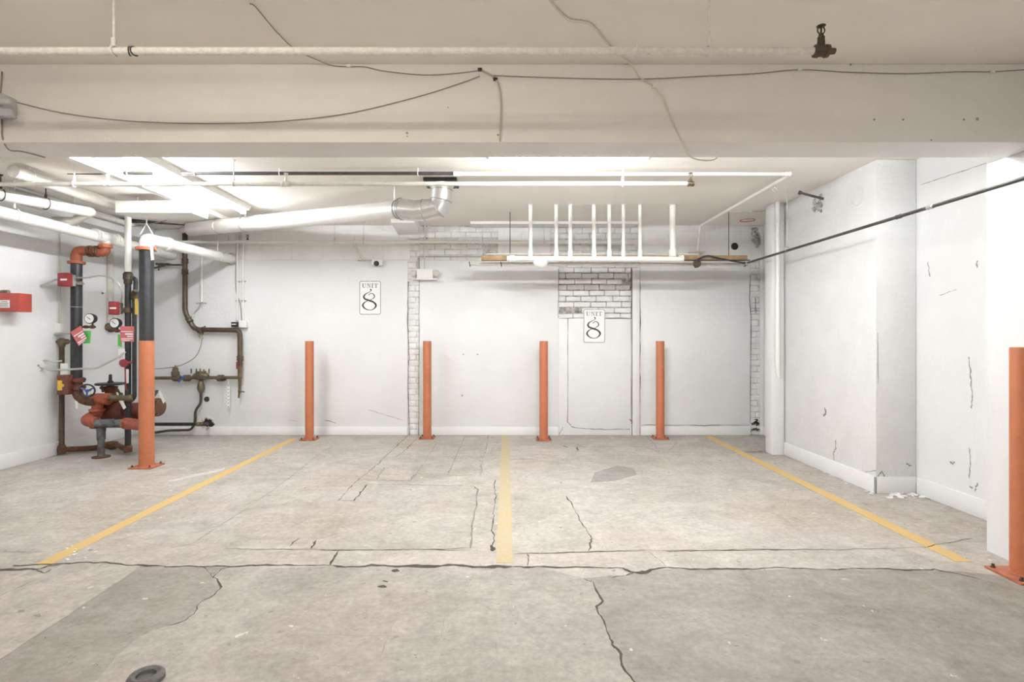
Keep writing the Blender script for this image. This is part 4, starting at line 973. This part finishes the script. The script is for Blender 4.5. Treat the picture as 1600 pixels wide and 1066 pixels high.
# gate valve with flat wheel
ZG = 6.35; g = P(172.5,600,ZG)
b = NB(); lathe(b, g-V(0,0,.012), (0,0,1), [(0,.145),(.006,.152),(.018,.152),(.024,.145)], 32); lathe(b, g-V(0,0,.03), (0,0,1), [(0,.035),(.06,.03),(.07,.018),(.14,.016),(.141,.012)], 14); obj('handwheel', b, 'black', t)
b = NB(); lathe(b, g-V(0,0,.36), (0,0,1), [(0,.06),(.02,.10),(.06,.105),(.08,.075),(.14,.07),(.16,.10),(.19,.10),(.2,.07),(.26,.055),(.30,.075),(.33,.075),(.335,.03)], 22); obj('gate_valve', b, 'maroon', t)
b = NB(); q = P(200,640,ZG); lathe(b, P(163,642,ZG), (1,0,0), [(0,.085),(.02,.12),(.05,.12),(.055,.09),(.18,.105),(.22,.10),(.24,.12),(.27,.12),(.275,.09),(.42,.10),(.45,.09),(.46,.115),(.50,.115),(.505,.08),(.56,.085),(.57,.08)], 26); obj('check_valve', b, 'maroon', t)
b = NB(); lathe(b, P(236,636,ZG-.1), (1,-.35,0), [(0,.07),(.03,.085),(.075,.088),(.08,.105),(.11,.105),(.115,.05)], 26); obj('end_flange', b, 'rust', t)
for k in range(6):
    a = 2*math.pi*k/6; q = P(247,636,ZG-.14)+V(.02*math.cos(a)*.3,-.085*math.cos(a)*.9,.085*math.sin(a)); b = NB(); cyl(b, q-V(.05,0,0), q+V(.02,0,0), .010, 6); obj('flange_bolt', b, 'rust', t)
for x, y in ((160,606),(184,610),(190,616),(246,612)):
    b = NB(); q = P(x,y,ZG-.08); tube(b, [q, q+V(R.uniform(-.05,.05),-.03,R.uniform(-.06,-.02))], .012, 8); lathe(b, q, (0,-1,0), [(0,.02),(.02,.02)], 8); obj('test_cock', b, 'bronze', t)
b = NB(); f = FL(158,715); lathe(b, f, (0,0,1), [(0,.08),(.012,.08),(.016,.04),(.018,.035),(.22,.035)], 22); lathe(b, f+V(0,0,.20), (0,0,1), [(0,.042),(.09,.044),(.10,.046),(.13,.046)], 20); obj('floor_stand', b, 'scuffed', t)
b = NB(); lathe(b, f+V(0,0,.002), (0,0,1), [(0,.088),(.012,.088),(.016,.05)], 22); obj('stand_foot', b, 'rust', t)
b = NB(); extrude_poly(b, [P(185,625,ZG-.2),P(190,622,ZG-.2),P(197,637,ZG-.2),P(193,640,ZG-.2)], (0,.002,0)); obj('tag', b, 'paper', t)
b = NB(); extrude_poly(b, [P(247,612,ZG-.2),P(250,610,ZG-.2),P(258,628,ZG-.2),P(255,631,ZG-.2)], (0,.002,0)); obj('tag', b, 'paper', t)
q = P(195,567,ZR3-.1)
b = NB(); lathe(b, q, (0,-1,-.2), [(0,.02),(.01,.045),(.03,.045),(.04,.02)], 16); tube(b, [q, q+V(.03,.1,0)], .012, 8); tube(b, [q-V(0,0,.03), P(197,610,ZR3-.1)], .006, 6)
t2 = thing('test_valve', q-V(0,0,.05), 'small red knob valve on the slim dark riser below the white tag', 'valve'); obj('knob', b, 'red', t2)

# thick riser behind the bollard, white elbow, pipe to the rear wall
ZR2 = 5.87; x2 = P(229,0,ZR2).x; ze = EYE+1.02
t = thing('main_riser', V(x2,ZR2,.4), 'thick black riser directly behind the left bollard with a white elbow', 'pipe')
b = NB(); tube(b, [V(x2,ZR2,EYE-.85), V(x2,ZR2,P(0,391,ZR2).z)], .069, 28); obj('riser_pipe', b, 'blackpipe', t)
end = V(P(362,0,BACK).x, BACK, EYE+1.06)
k0 = V(x2,ZR2,EYE+1.05)
b = NB(); tube(b, fillet([V(x2,ZR2,P(0,389,ZR2).z), k0, k0+(end-k0)*.22], .16, 10), .068, 26); obj('elbow', b, 'white', t, label='white painted elbow')
b = NB(); tube(b, [k0+(end-k0)*.15, end], .060, 26); obj('level_pipe', b, 'white', t, label='white painted level length')
b = NB(); lathe(b, V(x2,ZR2,P(0,392,ZR2).z), (0,0,1), [(0,.072),(.004,.097),(.035,.097),(.04,.072)], 28); cyl(b, V(x2-.1,ZR2-.02,P(0,390,ZR2).z+.01), V(x2-.085,ZR2-.02,P(0,390,ZR2).z+.012), .02,8); cyl(b, V(x2+.085,ZR2-.03,P(0,390,ZR2).z+.01), V(x2+.115,ZR2-.03,P(0,390,ZR2).z+.01), .02, 8); obj('collar', b, 'redpeach', t, label='orange primer collar')
b = NB(); coupling(b, k0+(end-k0)*.2, end-k0, .062, .06); obj('coupling', b, 'white', t)
b = NB(); dd = (end-k0).normalized(); lathe(b, end-dd*.02, dd, [(0,.068),(.004,.084),(.02,.084)], 26); obj('wall_escutcheon', b, 'conduit', t)
hanger(t, k0.lerp(end,.8), .062, end-k0, 'offw'); 
b = NB(); q = V(x2,ZR2,k0.z+.05); tube(b, [q+V(-.07,0,.0), q+V(.0,0,.12), q+V(.07,0,.0)], .007, 8); tube(b, [q+V(0,0,.12), V(q.x,q.y,CEIL)], .006, 8); obj('hanger', b, 'white', t)

# ceiling pipes in the far left corner
t = pipe('ceiling_pipe', [V(-4.62,3.5,EYE+1.29), V(-4.60,4.95,EYE+1.29), V(-4.30,5.62,EYE+1.285)], .050, 'white', 'white pipe with a rounded end below the ceiling at far left', seg=22)
b = NB(); bmesh.ops.create_uvsphere(b, u_segments=20, v_segments=12, radius=.0505, matrix=Matrix.Translation(V(-4.30,5.62,EYE+1.285))); tube(b, [V(-4.30,5.62,EYE+1.285), V(-4.5,5.66,EYE+1.2), V(-4.7,5.66,EYE+1.2)], .045, 16); obj('end_elbow', b, 'offw', t)
for q in (V(-4.60,4.95,EYE+1.29), V(-4.46,5.27,EYE+1.287)): hanger(t, q, .05, (.2,1,0), 'steel', CEIL-.05)
t = pipe('ceiling_pipe', [V(-4.17,4.6,EYE+1.40), V(-4.17,5.85,EYE+1.40)], .055, 'offw', 'cream pipe close under the lowered ceiling ending at the white boxing', seg=22)
hanger(t, V(-4.17,4.75,EYE+1.40), .055, (0,1,0), 'white', CEIL-.05)
t = pipe('ceiling_pipe', [V(-4.9,3.6,EYE+1.42), V(-4.75,6.9,EYE+1.42)], .032, 'offw', 'slim cream pipe under the lowered ceiling closest to the left wall')
hanger(t, V(-4.84,5.0,EYE+1.42), .033, (0,1,0), 'white', CEIL-.05)
# white boxing with a long edge
t = thing('ceiling_boxing', V(-3.6,5.75,CEIL-.24), 'white boxed ceiling chase with a long side arm above the left pipes', 'chase')
b = NB(); box(b, V(P(180,0,5.6).x,5.6,EYE+1.275), V(P(300,0,5.6).x,5.9,EYE+1.40), .003); obj('end_box', b, 'white', t)
b = NB(); extrude_poly(b, [V(-3.60,3.9,EYE+1.44), V(-3.53,3.9,EYE+1.44), V(-3.53,3.9,EYE+1.515), V(-3.60,3.9,EYE+1.515)], (.13,1.95,-.03)); obj('side_arm', b, 'white', t)
for x,y,z in ((-3.9,5.75,1.39),(-3.3,5.75,1.39),(-3.55,4.2,1.48)):
    b = NB(); tube(b, [V(x,y,EYE+z), V(x,y,CEIL-.001)], .01, 8); obj('hanger_rod', b, 'offw', t)
# black cable bundle behind
t = pipe('black_pipe', [P(160,343,6.7), P(200,345,6.8), P(292,350,7.2)], .022, 'blackpipe', 'black pipe under the ceiling behind the white boxing')
b = NB(); bmesh.ops.create_icosphere(b, subdivisions=2, radius=.05, matrix=Matrix.Translation(P(164,343,6.7))); tube(b,[P(164,343,6.7),V(P(164,0,6.7).x,6.7,CEIL-.05)],.02,8); obj('clump', b, 'black', t)
# thin cable drooping
b = NB(); single('cable', tube(b, smooth([P(150,335,6.9),P(180,350,6.9),P(205,354,6.9),P(240,349,6.9),P(262,344,6.9)],6), .005, 6), 'cabled', 'thin dark cable drooping under the ceiling behind the white boxing', 'cable')

# conduit, box and strut on the left wall
xw = XL+.02; yw = 6.22
t = pipe('conduit', [V(xw,yw,EYE+1.30), V(xw,yw,P(0,506,yw).z)], .007, 'offw', 'thin conduit dropping to a small outlet box on the left wall')
p = V(xw,yw,P(0,513,yw).z)
t = thing('outlet_box', p-V(0,0,.06), 'small white outlet box on the left wall left of black riser', 'box')
b = NB(); box(b, V(XL,yw-.05,p.z-.055), V(XL+.06,yw+.05,p.z+.055), .005); obj('box_body', b, 'white', t)
b = NB(); box(b, V(XL,yw-.07,p.z-.07), V(XL+.09,yw+.07,p.z-.058)); obj('ledge', b, 'conduit', t)
t = pipe('white_pipe', [V(P(172,0,7.0).x,7.0,EYE+1.14), P(172,505,7.0)], .040, 'offw', 'pale vertical pipe in shade behind the two black risers', seg=16)
b = NB(); q = P(170,511,6.98); lathe(b, q-V(.09,0,0), (1,0,0), [(0,.04),(.02,.05),(.05,.035),(.09,.055),(.16,.05),(.18,.03)], 16); obj('hose_valve', b, 'bronze', t)
b = NB(); lathe(b, q-V(.07,0,0), (-1,-.3,0), [(0,.04),(.02,.045),(.03,.04)], 14); obj('outlet', b, 'black', t)
t = thing('wall_strut', V(P(131,0,6.9).x,6.9,EYE-.4), 'thin metal strut between risers behind the green tag', 'strut')
b = NB(); xx = P(131,0,6.9).x; tube(b, [V(xx,6.9,EYE+.55), V(xx,6.9,EYE-.4)], .012, 8); obj('rod', b, 'offw', t)
for z in (EYE+.55, EYE-.35):
    b = NB(); box(b, V(XL,6.88,z-.008), V(xx+.09,6.92,z+.008)); obj('bracket', b, 'conduit', t)
# conduit loops from the drain to the wall
b = NB(); single('flexible_conduit', tube(b, smooth([V(XL+.005,5.98,P(55,580,5.98).z), P(60,566,6.0), P(70,563,6.02), P(85,565,6.05), P(97,564,6.09)],6), .010, 8), 'conduit', 'upper grey conduit loop reaching the left wall beside the drain pipe', 'conduit')
b = NB(); single('flexible_conduit', tube(b, smooth([V(XL+.005,5.94,P(56,571,5.94).z), P(62,572,5.97), P(75,577,6.0), P(95,578,6.02), P(125,576.5,6.02), P(150,575,6.02), P(168,567,6.04), P(185,558,6.07), P(196,550,6.13)],6), .011, 8), 'conduit', 'long grey conduit sweeping from left wall past risers to white tag', 'conduit')
# red panel at left edge
z0 = P(0,487,5.47).z; z1 = P(0,458,5.47).z
t = thing('alarm_box', V(-5.0,5.5,z0), 'red alarm box with a paper label on the left wall at picture edge', 'alarm box')
b = NB(); box(b, V(XL,5.47,z0), V(P(30,0,5.47).x,5.62,z1), .006); obj('box_body', b, 'redbox', t)
b = NB(); q0 = P(-8,469,5.468); q1 = P(15,481,5.468); box(b, q0, q1+V(0,.002,0)); obj('paper_label', b, 'paper', t)
b = NB()
for k,(x0,x1) in enumerate(((2,11),(0,13),(0,12),(0,13))): box(b, P(x0,471+k*2.4,5.4665), P(x1,472+k*2.4,5.4665)+V(0,.001,0))
obj('label_print', b, 'inkg', t)
for x in (2,7,12):
    b = NB(); q = P(x,458,5.52); lathe(b, q, (0,0,1), [(-.01,.02),(.015,.022),(.03,.012)], 12); obj('pilot_lamp', b, 'bronze', t)

# ------------------------------------------------------------------ beam: cables and emergency light
def cab(pts, r, m, label, n=6): b = NB(); return single('cable', tube(b, smooth(pts, n), r, 6), m, label, 'cable')
ZB = 3.034
bf = lambda x, y: P(x, y, ZB)
cab([bf(27,160), bf(100,177), bf(200,189), bf(320,193), bf(430,190), bf(540,178), bf(650,152), bf(720,130), bf(750,119)], .0025, 'cabled', 'long thin cable sagging across the left half of the beam face')
cab([CE(390,3,.008), CE(400,9,.008), CE(430,45,.008), CE(460,74,.008), CE(492,90,.008), bf(520,96.5+6), bf(545,104), bf(570,104.5), bf(600,111), bf(660,117), bf(710,115), bf(750,110)], .0025, 'cabled', 'thin cable crossing the near ceiling then along the beam top at centre left')
cab([bf(750,109), bf(765,116), bf(775,124), bf(781,140), bf(783,165), bf(782,195), bf(781,221)], .0055, 'cable', 'short cable hanging straight down the middle of the beam face')
cab([bf(771,118), bf(850,121), bf(950,123.5), bf(1020,123), bf(1100,119), bf(1180,115), bf(1250,109), bf(1330,113), bf(1420,115), bf(1500,112), bf(1550,112), bf(1600,109), bf(1640,107)], .0025, 'cabled', 'thin cable along the upper right half of the beam face')
cab([CE(858,-4,.008), CE(872,14,.008), CE(890,29,.008), CE(916,33,.008), CE(930,42,.008), CE(955,72,.008), CE(985,97,.008), bf(1000,121), bf(1021,134), bf(1034,150), bf(1046,180), bf(1062,212), bf(1066,221)], .0055, 'cablew', 'pale cable running from the ceiling down the beam face at right')
cab([bf(1066,221), P(1070,232,3.1), P(1075,241,3.2), P(1085,248,3.25), P(1102,251,3.26), P(1115,250,3.28), P(1121,245,3.30)], .0045, 'cablew', 'pale cable end looped under the beam at right')
cab([bf(3,112), bf(2,130), bf(1,150), bf(3,190), bf(4,215), P(14,234,3.1), P(35,237,3.16), P(70,246,3.29)], .004, 'cabled', 'dark cable beside the grey emergency light going under the beam')
for x, y, lb in ((750,109,'upper black cable clip at the middle of the beam'),(774,124,'lower black cable clip at the middle of the beam'),(1022,136,'cable clip on the beam holding the pale cable'),(545,103,'cable clip high on the beam at left centre'),(1249,108,'small cable clip high on the beam right of centre'),(1550,112,'small cable clip high on the beam at far right')):
    b = NB(); q = bf(x,y); box(b, q+V(-.012,-.010,-.008), q+V(.012,.006,.008), .003); single('cable_clip', b, 'black' if x in (750,774) else 'white', lb, 'clip')
t = thing('emergency_light', P(0,187,3.0), 'grey twin bar emergency light on the beam at the left edge', 'light')
b = NB(); box(b, P(-40,156,3.04)+V(0,-.09,0), P(27.5,187,3.04), .008); obj('housing', b, 'grey', t)
for y0,y1 in ((157,165),(172,183)):
    b = NB(); box(b, P(-38,y0,2.94)+V(0,-.03,0), P(22,y1,2.94), .012); obj('lens_bar', b, 'grey', t)

# ring on the floor
c = FL(228,1064); b = NB()
lathe(b, c, (0,0,1), [(0,.062),(.004,.066),(.018,.066),(.028,.058),(.030,.050),(.026,.044),(.024,.036),(.012,.034),(.010,.0)], 36)
o = single('rubber_ring', b, 'rubber', 'grey ring lying on the concrete floor at the lower left', 'ring'); o.rotation_euler = (0,0,.3)

# ------------------------------------------------------------------ camera, view
cd = bpy.data.cameras.new('camera'); cam = bpy.data.objects.new('camera', cd); C.objects.link(cam)
cam.location = (0,0,EYE); cam.rotation_euler = (math.radians(90),0,0)
cd.sensor_width = 36; cd.lens = F_PX/1600*36; cd.shift_x = (800-VX)/1600; cd.shift_y = -(533-VY)/1600
cd.clip_start = .05; cd.clip_end = 60
sc = bpy.context.scene; sc.camera = cam
w = bpy.data.worlds.new('world'); sc.world = w; w.use_nodes = True
w.node_tree.nodes['Background'].inputs['Color'].default_value = (.02,.02,.02,1)
sc.view_settings.view_transform = 'Standard'; sc.view_settings.look = 'None'; sc.view_settings.exposure = 0.27; sc.view_settings.gamma = 1
sc.view_settings.use_curve_mapping = False
